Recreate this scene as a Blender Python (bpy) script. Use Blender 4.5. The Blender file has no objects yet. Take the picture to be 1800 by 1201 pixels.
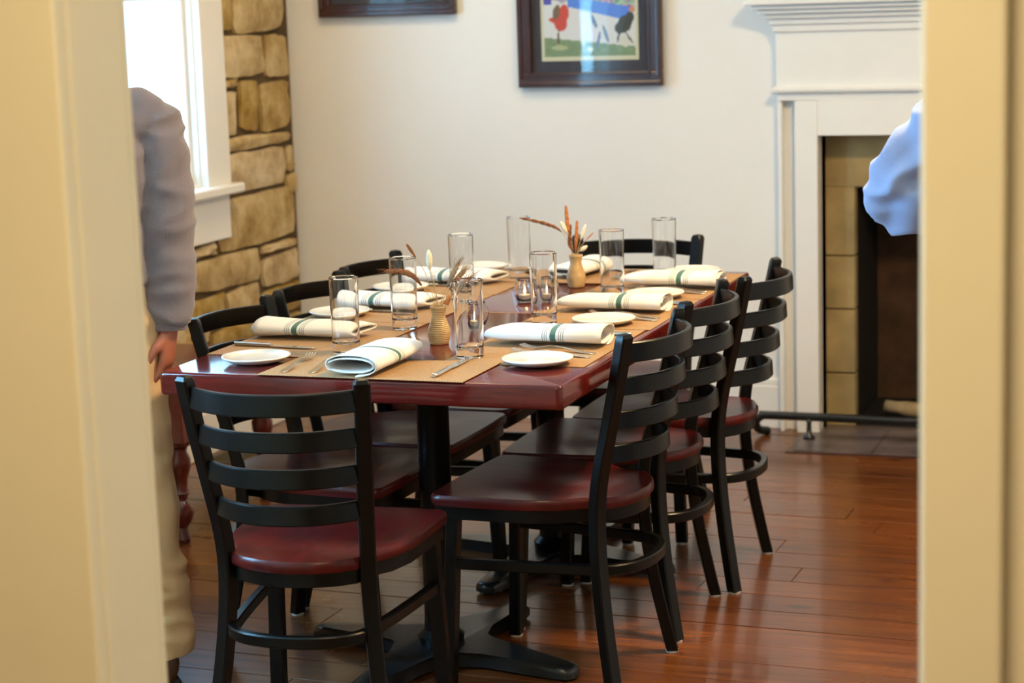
import bpy, bmesh, math, random
from mathutils import Vector, Matrix
PI = math.pi
sc = bpy.context.scene
COL = sc.collection
random.seed(7)

# ------------------------------------------------------------------ camera
CAM = Vector((2.208, -3.839, 1.547))
yaw, pitch, roll, FPX = -0.345, 0.169, -0.032, 3548.7
_f = Vector((math.sin(yaw)*math.cos(pitch), math.cos(yaw)*math.cos(pitch), -math.sin(pitch)))
_r = Vector((math.cos(yaw), -math.sin(yaw), 0)); _u = _r.cross(_f)
_r2 = _r*math.cos(roll) + _u*math.sin(roll); _u2 = -_r*math.sin(roll) + _u*math.cos(roll)
cd = bpy.data.cameras.new('camera'); cam = bpy.data.objects.new('camera', cd); COL.objects.link(cam)
cam.matrix_world = Matrix(((_r2.x, _u2.x, -_f.x, CAM.x), (_r2.y, _u2.y, -_f.y, CAM.y), (_r2.z, _u2.z, -_f.z, CAM.z), (0, 0, 0, 1)))
cd.sensor_width = 36; cd.lens = FPX/1800*36; cd.clip_start = 0.05
cd.dof.use_dof = True; cd.dof.focus_distance = 4.38; cd.dof.aperture_fstop = 4.5
sc.camera = cam

# ------------------------------------------------------------------ daylight, lamps, exposure
w = bpy.data.worlds.new('world'); sc.world = w; w.use_nodes = True
bg = w.node_tree.nodes['Background']; bg.inputs[0].default_value = (0.34, 0.66, 1.0, 1); bg.inputs[1].default_value = 7.0
sc.view_settings.view_transform = 'Standard'; sc.view_settings.look = 'None'
sc.view_settings.exposure = 0.0; sc.view_settings.gamma = 1; sc.view_settings.use_curve_mapping = False
sc.cycles.max_bounces = 10; sc.cycles.transparent_max_bounces = 24; sc.cycles.transmission_bounces = 10
sc.cycles.sample_clamp_indirect = 4.0
sc.cycles.use_denoising = True

def area(name, loc, rot, sx, sy, power, color, portal=False, shape='RECTANGLE'):
    l = bpy.data.lights.new(name, 'AREA'); l.shape = shape; l.size = sx; l.size_y = sy
    l.energy = power; l.color = color
    o = bpy.data.objects.new(name, l); COL.objects.link(o); o.location = loc; o.rotation_euler = rot
    if portal: l.cycles.is_portal = True
    return o
WARM = (1.0, 0.70, 0.33)
DAYC = (0.25, 0.61, 0.98); DAYP = 420
# window openings in the left wall: (y0, y1, z0, z1)
WIN = [(1.58, 2.372, 0.93, 2.25), (-1.22, -0.47, 0.93, 2.25)]
for i, (y0, y1, z0, z1) in enumerate(WIN):      # overcast sky outside each window
    area('window_daylight', (-1.42, (y0+y1)/2+(0.25, -0.35)[i], 1.75), (0, -PI/2, 0), 2.4, (2.3, 3.2)[i], DAYP*(0.15, 2.9)[i], DAYC)
area('lamp_and_fill_light', (1.75, 0.75, 2.50), (0, 0, 0), 0.35, 0.35, 77, WARM)
area('lamp_and_fill_light', (-0.35, 1.95, 2.50), (0, 0, 0), 0.5, 0.5, 18, WARM)  # fill light without a fixture, added to warm the left of the wall
area('lamp_and_fill_light', (0.9, -0.9, 2.50), (0, 0, 0), 0.5, 0.5, 8, WARM)  # weaker added fill, spreads the warm light over the room
area('hall_lamp_light', (1.5, -3.1, 2.40), (0, 0, 0), 0.9, 0.9, 55, (1.0, 0.82, 0.50))

# ------------------------------------------------------------------ materials
def nmat(name):
    m = bpy.data.materials.new(name); m.use_nodes = True
    nt = m.node_tree; return m, nt, nt.nodes['Principled BSDF']
def N(nt, t, **kw):
    n = nt.nodes.new(t)
    for k, v in kw.items(): setattr(n, k, v)
    return n
def coords(nt, scale=(1, 1, 1), which='Object'):
    tc = N(nt, 'ShaderNodeTexCoord'); mp = N(nt, 'ShaderNodeMapping'); mp.inputs['Scale'].default_value = scale
    nt.links.new(tc.outputs[which], mp.inputs[0]); return mp.outputs[0]
def ramp(nt, fac, stops, interp='LINEAR'):
    r = N(nt, 'ShaderNodeValToRGB'); r.color_ramp.interpolation = interp
    e = r.color_ramp.elements
    while len(e) < len(stops): e.new(0.5)
    for el, (p, c) in zip(e, stops): el.position = p; el.color = (*c, 1) if len(c) == 3 else c
    nt.links.new(fac, r.inputs[0]); return r.outputs[0]
def bump(nt, b, h, s=0.2, d=0.01):
    n = N(nt, 'ShaderNodeBump'); n.inputs['Strength'].default_value = s; n.inputs['Distance'].default_value = d
    nt.links.new(h, n.inputs['Height']); nt.links.new(n.outputs[0], b.inputs['Normal'])
def simple(name, col, rough=0.5, metal=0.0, var=0.08, nscale=6.0, bs=0.0, bscale=80, coat=0.0, spec=0.5, stretch=(1, 1, 1), sheen=0.0, which='Object'):
    m, nt, b = nmat(name)
    b.inputs['Roughness'].default_value = rough; b.inputs['Metallic'].default_value = metal
    b.inputs['Coat Weight'].default_value = coat; b.inputs['Specular IOR Level'].default_value = spec
    b.inputs['Sheen Weight'].default_value = sheen
    co = coords(nt, stretch, which)
    n = N(nt, 'ShaderNodeTexNoise'); n.inputs['Scale'].default_value = nscale; n.inputs['Detail'].default_value = 5
    nt.links.new(co, n.inputs[0])
    lo = tuple(c*(1-var) for c in col); hi = tuple(min(1, c*(1+var)) for c in col)
    nt.links.new(ramp(nt, n.outputs[0], [(0.3, lo), (0.7, hi)]), b.inputs['Base Color'])
    if bs > 0:
        n2 = N(nt, 'ShaderNodeTexNoise'); n2.inputs['Scale'].default_value = bscale; n2.inputs['Detail'].default_value = 4
        nt.links.new(co, n2.inputs[0]); bump(nt, b, n2.outputs[0], bs, 0.004)
    return m
M = {}
M['wall'] = simple('wall_paint', (0.80, 0.79, 0.76), 0.6, var=0.02, nscale=2, bs=0.08, bscale=60)
M['hall'] = simple('hall_cream_paint', (0.74, 0.65, 0.46), 0.55, var=0.03, nscale=3, bs=0.05, bscale=50)
M['hall_shade'] = simple('hall_shade_tone', (0.13, 0.09, 0.055), 0.7, var=0.05)  # hall gloom put into the wall colour, dulls its reflections on the chairs
M['white'] = simple('white_trim_paint', (0.80, 0.79, 0.76), 0.32, var=0.02, bs=0.04, bscale=30)
M['ceil'] = simple('ceiling_paint', (0.75, 0.73, 0.68), 0.8, var=0.02)
M['mortar'] = simple('mortar', (0.09, 0.055, 0.022), 0.9, var=0.4, nscale=9, bs=0.6, bscale=40)  # colour darkened to paint in the shadows between the stones
def wood(name, dark, light, rough, scale=(1, 14, 14), coat=0.0, nscale=3.0, island=0.0, knots=False, spec=0.5):
    m, nt, b = nmat(name); b.inputs['Roughness'].default_value = rough; b.inputs['Coat Weight'].default_value = coat
    b.inputs['Coat Roughness'].default_value = 0.06; b.inputs['Specular IOR Level'].default_value = spec
    co = coords(nt, scale)
    oi = N(nt, 'ShaderNodeObjectInfo')
    va = N(nt, 'ShaderNodeVectorMath', operation='ADD'); sclr = N(nt, 'ShaderNodeMath', operation='MULTIPLY'); sclr.inputs[1].default_value = 37.0
    nt.links.new(oi.outputs['Random'], sclr.inputs[0]); nt.links.new(co, va.inputs[0]); nt.links.new(sclr.outputs[0], va.inputs[1])
    n = N(nt, 'ShaderNodeTexNoise'); n.inputs['Scale'].default_value = nscale; n.inputs['Detail'].default_value = 8; n.inputs['Distortion'].default_value = 0.6
    nt.links.new(va.outputs[0], n.inputs[0])
    c = ramp(nt, n.outputs[0], [(0.28, dark), (0.72, light)])
    if island > 0:
        mx = N(nt, 'ShaderNodeHueSaturation'); mr = N(nt, 'ShaderNodeMapRange')
        mr.inputs['To Min'].default_value = 1-island; mr.inputs['To Max'].default_value = 1+island
        nt.links.new(oi.outputs['Random'], mr.inputs[0]); nt.links.new(mr.outputs[0], mx.inputs['Value']); nt.links.new(c, mx.inputs['Color']); c = mx.outputs[0]
    if knots:      # small dark knots and worn patches of the old boards
        k = N(nt, 'ShaderNodeTexVoronoi'); k.inputs['Scale'].default_value = 1.0
        mp = N(nt, 'ShaderNodeMapping'); mp.inputs['Scale'].default_value = (2.2, 6.0, 1.0)
        tc = N(nt, 'ShaderNodeTexCoord'); nt.links.new(tc.outputs['Object'], mp.inputs[0]); nt.links.new(mp.outputs[0], k.inputs[0])
        kr = ramp(nt, k.outputs['Distance'], [(0.05, (0.16, 0.12, 0.10)), (0.11, (1, 1, 1))])
        w1 = N(nt, 'ShaderNodeTexNoise'); w1.inputs['Scale'].default_value = 2.3; w1.inputs['Detail'].default_value = 6; nt.links.new(tc.outputs['Object'], w1.inputs[0])
        wr = ramp(nt, w1.outputs[0], [(0.3, (0.62, 0.56, 0.52)), (0.7, (1.12, 1.06, 1.0))])
        m1 = N(nt, 'ShaderNodeMixRGB', blend_type='MULTIPLY'); m1.inputs[0].default_value = 1; nt.links.new(c, m1.inputs[1]); nt.links.new(kr, m1.inputs[2])
        m2 = N(nt, 'ShaderNodeMixRGB', blend_type='MULTIPLY'); m2.inputs[0].default_value = 1; nt.links.new(m1.outputs[0], m2.inputs[1]); nt.links.new(wr, m2.inputs[2]); c = m2.outputs[0]
        rr_ = N(nt, 'ShaderNodeMapRange'); rr_.inputs['To Min'].default_value = rough+0.12; rr_.inputs['To Max'].default_value = rough-0.05; nt.links.new(w1.outputs[0], rr_.inputs[0]); nt.links.new(rr_.outputs[0], b.inputs['Roughness'])
    nt.links.new(c, b.inputs['Base Color'])
    bump(nt, b, n.outputs[0], 0.14 if knots else 0.08, 0.003)
    return m
M['plank'] = wood('heart_pine_plank', (0.085, 0.022, 0.005), (0.22, 0.074, 0.018), 0.25, (1.2, 14, 14), coat=0.22, island=0.2, knots=True)
M['subfloor'] = simple('dark_floor_gap', (0.02, 0.009, 0.005), 0.9)
M['table'] = wood('mahogany_tabletop', (0.062, 0.006, 0.005), (0.145, 0.013, 0.010), 0.13, (2, 20, 20), coat=0.18, spec=0.36)
M['seat'] = wood('mahogany_seat', (0.045, 0.0035, 0.003), (0.11, 0.007, 0.006), 0.33, (12, 2, 12), coat=0.08, spec=0.26)
M['mahog'] = wood('turned_mahogany', (0.06, 0.009, 0.006), (0.16, 0.022, 0.012), 0.25, (8, 8, 1.5), coat=0.4)
M['metal'] = simple('black_powder_coat', (0.0022, 0.0022, 0.002), 0.32, 0.0, var=0.2, bs=0.03, bscale=300, spec=0.24)
M['iron'] = simple('cast_iron_base', (0.012, 0.013, 0.014), 0.28, 0.2, bs=0.1, bscale=120, spec=0.6)
M['glide'] = simple('white_plastic_glide', (0.62, 0.58, 0.52), 0.5)
M['plate'] = simple('cream_stoneware', (0.82, 0.79, 0.72), 0.16, var=0.03, nscale=20, coat=0.5)
M['steel'] = simple('stainless_cutlery', (0.74, 0.70, 0.62), 0.24, 1.0, var=0.05)
M['frame'] = wood('dark_frame_wood', (0.022, 0.006, 0.005), (0.055, 0.013, 0.010), 0.3, (10, 10, 10), coat=0.3)
M['mat_board'] = simple('navy_mat_board', (0.045, 0.047, 0.07), 0.9, var=0.1)
M['stem'] = simple('dry_straw_stem', (0.50, 0.33, 0.13), 0.7, var=0.2)
M['brown_head'] = simple('brown_grass_head', (0.22, 0.075, 0.022), 0.8, var=0.35, nscale=120)
M['grey_head'] = simple('grey_wheat_head', (0.30, 0.20, 0.12), 0.8, var=0.4, nscale=120)
M['orange_head'] = simple('rust_grass_head', (0.50, 0.17, 0.045), 0.8, var=0.3, nscale=120)
M['cream_head'] = simple('cream_bunny_tail', (0.80, 0.68, 0.48), 0.95, var=0.1, nscale=100, sheen=0.5)
M['wax'] = simple('white_candle_wax', (0.85, 0.78, 0.62), 0.5)
M['slate'] = simple('slate_hearth', (0.11, 0.085, 0.085), 0.35, var=0.55, nscale=7, bs=0.2, bscale=20)
M['slip'] = simple('fireplace_stone_slip', (0.34, 0.25, 0.11), 0.75, var=0.22, nscale=9, bs=0.5, bscale=40)
M['soot'] = simple('sooty_iron', (0.006, 0.006, 0.006), 0.7, var=0.3)
M['firebrick'] = simple('firebox_brick', (0.055, 0.026, 0.014), 0.9, var=0.4, nscale=12, bs=0.5)
M['register'] = simple('floor_register_metal', (0.10, 0.085, 0.045), 0.5, 0.5)
M['ash_log'] = simple('pale_log', (0.30, 0.23, 0.14), 0.8, var=0.3, nscale=15, bs=0.5)
M['shirt_grey'] = simple('grey_blue_cotton', (0.20, 0.165, 0.185), 0.85, var=0.10, nscale=9, bs=0.25, bscale=260, sheen=0.3)
M['shirt_blue'] = simple('light_blue_cotton', (0.24, 0.31, 0.52), 0.85, var=0.07, nscale=9, bs=0.2, bscale=260, sheen=0.3)
M['khaki'] = simple('khaki_cotton', (0.72, 0.48, 0.26), 0.85, var=0.06, nscale=8, bs=0.2, bscale=220)
M['navy'] = simple('navy_cotton', (0.03, 0.035, 0.06), 0.85, var=0.1)
M['skin'] = simple('skin', (0.48, 0.16, 0.095), 0.5, var=0.10, nscale=14, bs=0.1, bscale=90)
M['skin2'] = simple('skin_light', (0.58, 0.30, 0.20), 0.5, var=0.08, nscale=14)
M['hair'] = simple('brown_hair', (0.05, 0.028, 0.014), 0.6, var=0.4, nscale=50, bs=0.5, bscale=120, stretch=(1, 1, .1))
M['shoe'] = simple('brown_leather', (0.07, 0.03, 0.014), 0.35, var=0.2)
M['eye'] = simple('eye_white', (0.75, 0.72, 0.68), 0.2)

# stone with per-object tint
def stone_mat():
    m, nt, b = nmat('rough_limestone'); b.inputs['Roughness'].default_value = 0.88
    co = coords(nt, (1, 1, 1)); oi = N(nt, 'ShaderNodeObjectInfo')
    va = N(nt, 'ShaderNodeVectorMath', operation='ADD'); s = N(nt, 'ShaderNodeMath', operation='MULTIPLY'); s.inputs[1].default_value = 23
    nt.links.new(oi.outputs['Random'], s.inputs[0]); nt.links.new(co, va.inputs[0]); nt.links.new(s.outputs[0], va.inputs[1])
    n = N(nt, 'ShaderNodeTexNoise'); n.inputs['Scale'].default_value = 9; n.inputs['Detail'].default_value = 9; n.inputs['Roughness'].default_value = 0.65
    nt.links.new(va.outputs[0], n.inputs[0])
    c = ramp(nt, n.outputs[0], [(0.28, (0.24, 0.14, 0.045)), (0.48, (0.46, 0.32, 0.135)), (0.70, (0.66, 0.52, 0.30))])
    h = N(nt, 'ShaderNodeHueSaturation'); mr = N(nt, 'ShaderNodeMapRange'); mr.inputs['To Min'].default_value = 0.75; mr.inputs['To Max'].default_value = 1.12
    ms = N(nt, 'ShaderNodeMapRange'); ms.inputs['To Min'].default_value = 1.25; ms.inputs['To Max'].default_value = 0.8
    nt.links.new(oi.outputs['Random'], mr.inputs[0]); nt.links.new(oi.outputs['Random'], ms.inputs[0])
    nt.links.new(mr.outputs[0], h.inputs['Value']); nt.links.new(ms.outputs[0], h.inputs['Saturation'])
    nt.links.new(c, h.inputs['Color']); nt.links.new(h.outputs[0], b.inputs['Base Color'])
    n2 = N(nt, 'ShaderNodeTexNoise'); n2.inputs['Scale'].default_value = 26; n2.inputs['Detail'].default_value = 8
    nt.links.new(va.outputs[0], n2.inputs[0]); bump(nt, b, n2.outputs[0], 0.5, 0.012)
    return m
M['stone'] = stone_mat()

def placemat_mat():
    m, nt, b = nmat('woven_placemat'); b.inputs['Roughness'].default_value = 0.75
    co = coords(nt, (1, 1, 1))
    ch = N(nt, 'ShaderNodeTexChecker'); ch.inputs['Scale'].default_value = 330
    ch.inputs[1].default_value = (0.25, 0.125, 0.05, 1); ch.inputs[2].default_value = (0.56, 0.34, 0.155, 1)
    nt.links.new(co, ch.inputs[0])
    n = N(nt, 'ShaderNodeTexNoise'); n.inputs['Scale'].default_value = 160; n.inputs['Detail'].default_value = 3; nt.links.new(co, n.inputs[0])
    mx = N(nt, 'ShaderNodeMixRGB', blend_type='MULTIPLY'); mx.inputs[0].default_value = 0.55
    nt.links.new(ch.outputs[0], mx.inputs[1]); nt.links.new(ramp(nt, n.outputs[0], [(0.35, (0.62, 0.6, 0.58)), (0.65, (1, 1, 1))]), mx.inputs[2])
    nt.links.new(mx.outputs[0], b.inputs['Base Color']); bump(nt, b, ch.outputs[1], 0.4, 0.001)
    return m
M['placemat'] = placemat_mat()

def napkin_mat():
    m, nt, b = nmat('striped_napkin_cotton'); b.inputs['Roughness'].default_value = 0.9; b.inputs['Sheen Weight'].default_value = 0.2
    tc = N(nt, 'ShaderNodeTexCoord'); sx = N(nt, 'ShaderNodeSeparateXYZ'); nt.links.new(tc.outputs['Object'], sx.inputs[0])
    a = N(nt, 'ShaderNodeMath', operation='SUBTRACT'); a.inputs[1].default_value = 0.022; nt.links.new(sx.outputs[0], a.inputs[0])
    ab = N(nt, 'ShaderNodeMath', operation='ABSOLUTE'); nt.links.new(a.outputs[0], ab.inputs[0])
    mu = N(nt, 'ShaderNodeMath', operation='MULTIPLY'); mu.inputs[1].default_value = 20; nt.links.new(ab.outputs[0], mu.inputs[0])
    W = (0.84, 0.81, 0.77); G = (0.06, 0.15, 0.12); T = (0.14, 0.19, 0.18)
    st = [(0.0, G), (0.14, W), (0.27, T), (0.305, W), (0.37, T), (0.405, W), (0.47, T), (0.505, W)]
    nt.links.new(ramp(nt, mu.outputs[0], st, 'CONSTANT'), b.inputs['Base Color'])
    n = N(nt, 'ShaderNodeTexNoise'); n.inputs['Scale'].default_value = 35; nt.links.new(tc.outputs['Object'], n.inputs[0]); bump(nt, b, n.outputs[0], 0.15, 0.004)
    return m
M['napkin'] = napkin_mat()

def glass_mat():
    m, nt, b = nmat('clear_glass')
    b.inputs['Transmission Weight'].default_value = 1; b.inputs['Roughness'].default_value = 0.0; b.inputs['IOR'].default_value = 1.47
    b.inputs['Base Color'].default_value = (1, 1, 1, 1)
    return m
M['glass'] = glass_mat()
def pane_mat(name='window_pane_glass', ior=1.5):
    m, nt, b = nmat(name); nt.nodes.remove(b)
    out = nt.nodes['Material Output']; t = N(nt, 'ShaderNodeBsdfTransparent'); g = N(nt, 'ShaderNodeBsdfGlossy'); g.inputs['Roughness'].default_value = 0.01
    fr = N(nt, 'ShaderNodeFresnel'); ge = N(nt, 'ShaderNodeNewGeometry'); io = N(nt, 'ShaderNodeMapRange')
    io.inputs['To Min'].default_value = ior; io.inputs['To Max'].default_value = 1/ior      # same reflectance on both faces of the sheet
    nt.links.new(ge.outputs['Backfacing'], io.inputs[0]); nt.links.new(io.outputs[0], fr.inputs[0]); mx = N(nt, 'ShaderNodeMixShader')
    t.inputs[0].default_value = (0.98, 0.99, 0.98, 1)
    nt.links.new(fr.outputs[0], mx.inputs[0]); nt.links.new(t.outputs[0], mx.inputs[1]); nt.links.new(g.outputs[0], mx.inputs[2]); nt.links.new(mx.outputs[0], out.inputs[0])
    return m
M['pane'] = pane_mat()
M['picture_glass'] = pane_mat('low_reflection_picture_glass', 1.27)
def flame_mat():
    m, nt, b = nmat('candle_flame'); b.inputs['Base Color'].default_value = (1, .7, .3, 1)
    b.inputs['Emission Color'].default_value = (1, 0.62, 0.24, 1); b.inputs['Emission Strength'].default_value = 40; return m
M['flame'] = flame_mat()
def vase_mat():
    m, nt, b = nmat('ribbed_stoneware_glaze'); b.inputs['Roughness'].default_value = 0.35
    tc = N(nt, 'ShaderNodeTexCoord'); sx = N(nt, 'ShaderNodeSeparateXYZ'); nt.links.new(tc.outputs['Object'], sx.inputs[0])
    n = N(nt, 'ShaderNodeTexNoise'); n.inputs['Scale'].default_value = 30; nt.links.new(tc.outputs['Object'], n.inputs[0])
    nt.links.new(ramp(nt, n.outputs[0], [(0.3, (0.42, 0.24, 0.09)), (0.7, (0.64, 0.42, 0.19))]), b.inputs['Base Color'])
    s = N(nt, 'ShaderNodeMath', operation='MULTIPLY'); s.inputs[1].default_value = 1500; nt.links.new(sx.outputs[2], s.inputs[0])
    si = N(nt, 'ShaderNodeMath', operation='SINE'); nt.links.new(s.outputs[0], si.inputs[0]); bump(nt, b, si.outputs[0], 0.35, 0.0015)
    return m
M['vase'] = vase_mat()
def print_mat():
    m, nt, b = nmat('photo_print'); b.inputs['Roughness'].default_value = 0.6
    a = N(nt, 'ShaderNodeVertexColor'); a.layer_name = 'Col'; nt.links.new(a.outputs[0], b.inputs['Base Color']); return m
M['print'] = print_mat()

# ------------------------------------------------------------------ helpers
def obj(name, bm, mat, parent=None, smooth=False, loc=None, rotz=None, keep=False):
    if isinstance(bm, bpy.types.Mesh): me = bm
    else:
        bmesh.ops.recalc_face_normals(bm, faces=bm.faces)
        me = bpy.data.meshes.new(name); bm.to_mesh(me); bm.free()
        for p in me.polygons: p.use_smooth = bool(smooth)
        if smooth == 'auto':
            me.set_sharp_from_angle(angle=math.radians(38))
        me.materials.append(M[mat])
    o = bpy.data.objects.new(name, me); COL.objects.link(o)
    if parent: o.parent = parent
    if loc is not None: o.location = loc
    if rotz is not None: o.rotation_euler = (0, 0, rotz)
    return o
def tag(o, label, cat, group=None, kind=None):
    o['label'] = label; o['category'] = cat
    if group: o['group'] = group
    if kind: o['kind'] = kind
    return o
def thing(name, label, cat, loc=(0, 0, 0), rotz=0, group=None):
    o = bpy.data.objects.new(name, None); o.empty_display_size = 0.05; COL.objects.link(o); o.location = loc; o.rotation_euler = (0, 0, rotz)
    return tag(o, label, cat, group)
def struct(name, bm, mat, parent=None, **kw):
    o = obj(name, bm, mat, parent, **kw)
    if not parent: o['kind'] = 'structure'
    return o
def copy_tree(root, loc, rotz, label):
    def cp(o, parent):
        c = o.copy(); COL.objects.link(c); c.parent = parent
        for ch in kids[o]: cp(ch, c)
        return c
    kids = {}
    def walk(o):
        kids[o] = list(o.children)
        for x in kids[o]: walk(x)
    walk(root); r = cp(root, None)
    r.location = loc; r.rotation_euler = (0, 0, rotz); r['label'] = label
    return r
def box(bm, x0, x1, y0, y1, z0, z1, bev=0.0, seg=1):
    vs = [bm.verts.new((x, y, z)) for x in (x0, x1) for y in (y0, y1) for z in (z0, z1)]
    F = [(0, 1, 3, 2), (4, 6, 7, 5), (0, 4, 5, 1), (2, 3, 7, 6), (0, 2, 6, 4), (1, 5, 7, 3)]
    fs = [bm.faces.new([vs[i] for i in f]) for f in F]
    if bev > 0:
        es = list({e for f in fs for e in f.edges})
        bmesh.ops.bevel(bm, geom=es, offset=bev, segments=seg, affect='EDGES', profile=0.5)
    return vs
def bx(*a, **k):
    bm = bmesh.new(); box(bm, *a, **k); return bm
def lathe(bm, prof, n=32, center=(0, 0, 0), cap=True):
    cx, cy, cz = center; rings = []
    for r, z in prof:
        if r < 1e-6: rings.append([bm.verts.new((cx, cy, cz+z))])
        else: rings.append([bm.verts.new((cx+r*math.cos(2*PI*i/n), cy+r*math.sin(2*PI*i/n), cz+z)) for i in range(n)])
    for a, b in zip(rings, rings[1:]):
        for i in range(n):
            j = (i+1) % n
            if len(a) == 1 and len(b) == 1: continue
            if len(a) == 1: bm.faces.new((a[0], b[i], b[j]))
            elif len(b) == 1: bm.faces.new((a[i], b[0], a[j]))
            else: bm.faces.new((a[i], b[i], b[j], a[j]))
def lt(prof, n=32, **k):
    bm = bmesh.new(); lathe(bm, prof, n, **k); return bm
def sweep(bm, pts, sections, closed=False, cap=True):
    """pts: list of Vector; sections: list (same length) of lists of (a,b) offsets in the frame given by (side,up) per point"""
    rings = []
    for (p, side, up), sec in zip(pts, sections):
        rings.append([bm.verts.new(p + side*a + up*b) for a, b in sec])
    n = len(rings[0]); R = rings + ([rings[0]] if closed else [])
    for a, b in zip(R, R[1:]):
        for i in range(n):
            j = (i+1) % n; bm.faces.new((a[i], a[j], b[j], b[i]))
    if cap and not closed:
        bm.faces.new(rings[0]); bm.faces.new(rings[-1][::-1])
    return rings
def tube(bm, pts, rad, n=8, squash=1.0):
    """round tube through points, radius or list of radii"""
    P = [Vector(p) for p in pts]; L = len(P)
    rad = rad if isinstance(rad, (list, tuple)) else [rad]*L
    fr = []; prev = None
    for i, p in enumerate(P):
        t = (P[min(i+1, L-1)] - P[max(i-1, 0)]).normalized()
        ref = prev if prev is not None else (Vector((0, 0, 1)) if abs(t.z) < 0.9 else Vector((1, 0, 0)))
        s = (ref - t*ref.dot(t))
        if s.length < 1e-5: s = t.orthogonal()
        s.normalize(); prev = s; fr.append((p, s, t.cross(s)))
    secs = [[(r*math.cos(2*PI*k/n), r*squash*math.sin(2*PI*k/n)) for k in range(n)] for r in rad]
    sweep(bm, fr, secs)
def spline(pts, n=8):
    """Catmull-Rom through points"""
    P = [Vector(p) for p in pts]; out = []
    for i in range(len(P)-1):
        p0 = P[max(i-1, 0)]; p1 = P[i]; p2 = P[i+1]; p3 = P[min(i+2, len(P)-1)]
        for k in range(n):
            t = k/n
            out.append(0.5*((2*p1) + (p2-p0)*t + (2*p0-5*p1+4*p2-p3)*t*t + (3*p1-p0-3*p2+p3)*t**3))
    out.append(P[-1]); return out
def extrude_poly(bm, pts, z0, z1, bev=0.0, seg=2, which='both'):
    a = [bm.verts.new((x, y, z0)) for x, y in pts]; b = [bm.verts.new((x, y, z1)) for x, y in pts]
    fb = bm.faces.new(a[::-1]); ft = bm.faces.new(b); n = len(pts)
    for i in range(n): bm.faces.new((a[i], a[(i+1) % n], b[(i+1) % n], b[i]))
    if bev > 0:
        es = set(ft.edges) | (set(fb.edges) if which == 'both' else set())
        bmesh.ops.bevel(bm, geom=list(es), offset=bev, segments=seg, affect='EDGES', profile=0.5)

# ------------------------------------------------------------------ room shell
XL, XR, YB, YF, HC = -1.15, 3.30, 3.12, -1.70, 2.60
YH0, XH0 = -5.2, -0.3
# floor with individual boards running across the room
sub = struct('floor', bx(XL-0.3, XR+0.1, YH0-0.1, YB+0.7, -0.06, -0.018), 'subfloor')
ang = -0.03
bw = 0.138; rnd = random.Random(3)
def clip_box(bm, x0, x1, y0, y1):
    for co, no in (((x0, 0, 0), (-1, 0, 0)), ((x1, 0, 0), (1, 0, 0)), ((0, y0, 0), (0, -1, 0)), ((0, y1, 0), (0, 1, 0))):
        g = bmesh.ops.bisect_plane(bm, geom=bm.verts[:]+bm.edges[:]+bm.faces[:], plane_co=co, plane_no=no, clear_outer=True)
        es = [e for e in g['geom_cut'] if isinstance(e, bmesh.types.BMEdge)]
        if es: bmesh.ops.holes_fill(bm, edges=es)
ca, sa = math.cos(ang), math.sin(ang)
row = 0; yy = YH0-0.2
while yy < YB+0.35:
    hw = bw*rnd.uniform(0.94, 1.0); x = XL-0.4-rnd.uniform(0, 1.8)
    while x < XR+0.2:
        L = rnd.uniform(1.9, 3.3)
        dz = rnd.uniform(-0.0007, 0.0007)
        bm = bmesh.new(); gp = rnd.choice((0.0012, 0.0016, 0.0024)); box(bm, x+0.0012, x+L-0.0012, yy+gp, yy+hw-0.0012, -0.018, 0.0+dz, bev=0.0007)
        for v in bm.verts:
            X, Y = v.co.x, v.co.y; v.co.x = X*ca - Y*sa; v.co.y = X*sa + Y*ca
        clip_box(bm, XL+0.002, XR-0.002, YH0+0.002, YB-0.002)
        if len(bm.faces) > 3: obj('floor_plank', bm, 'plank', sub)
        else: bm.free()
        x += L
    yy += hw; row += 1

struct('ceiling', bx(XL-0.3, XR+0.1, YH0-0.1, YB+0.7, HC, HC+0.08), 'ceil')
# back wall, with the fireplace breast opening
bm = bmesh.new()
FX0, FX1, FZ = 0.870, 1.72, 1.06
box(bm, XL-0.3, FX0, YB, YB+0.10, 0, HC); box(bm, FX1, XR+0.1, YB, YB+0.10, 0, HC); box(bm, FX0, FX1, YB, YB+0.10, FZ, HC)
struct('wall_back', bm, 'wall')
struct('wall_right', bx(XR, XR+0.1, YH0-0.1, YB, 0, HC), 'wall')
# doorway wall: room face white-grey, hall face cream
DX0, DX1, DZ = 0.955, 1.917, 2.12
def wall_with_door(bm, y0, y1):
    box(bm, XL-0.3, DX0-0.021, y0, y1, 0, HC); box(bm, DX1+0.021, XR, y0, y1, 0, HC); box(bm, DX0-0.021, DX1+0.021, y0, y1, DZ+0.021, HC)
bm = bmesh.new(); wall_with_door(bm, YF-0.11, YF); struct('wall_front', bm, 'hall')
# casings: jamb lining + architrave on both faces
bm = bmesh.new()
box(bm, DX0-0.02, DX0, YF-0.115, YF+0.005, 0, DZ, bev=0.002); box(bm, DX1, DX1+0.02, YF-0.115, YF+0.005, 0, DZ, bev=0.002)
box(bm, DX0-0.02, DX1+0.02, YF-0.115, YF+0.005, DZ, DZ+0.02, bev=0.002)
t_j = struct('door_1', bm, 'hall')
for yy0, yy1 in ((YF-0.140, YF-0.115), (YF+0.005, YF+0.022)):
    for x0, x1 in ((DX0-0.165, DX0-0.001), (DX1+0.006, DX1+0.085)):
        obj('casing', bx(x0, x1, yy0, yy1, 0, DZ+0.09, bev=0.004, seg=2), 'hall', t_j)
    obj('casing', bx(DX0-0.165, DX1+0.085, yy0, yy1-0.001, DZ+0.006, DZ+0.105, bev=0.004, seg=2), 'hall', t_j)
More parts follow.
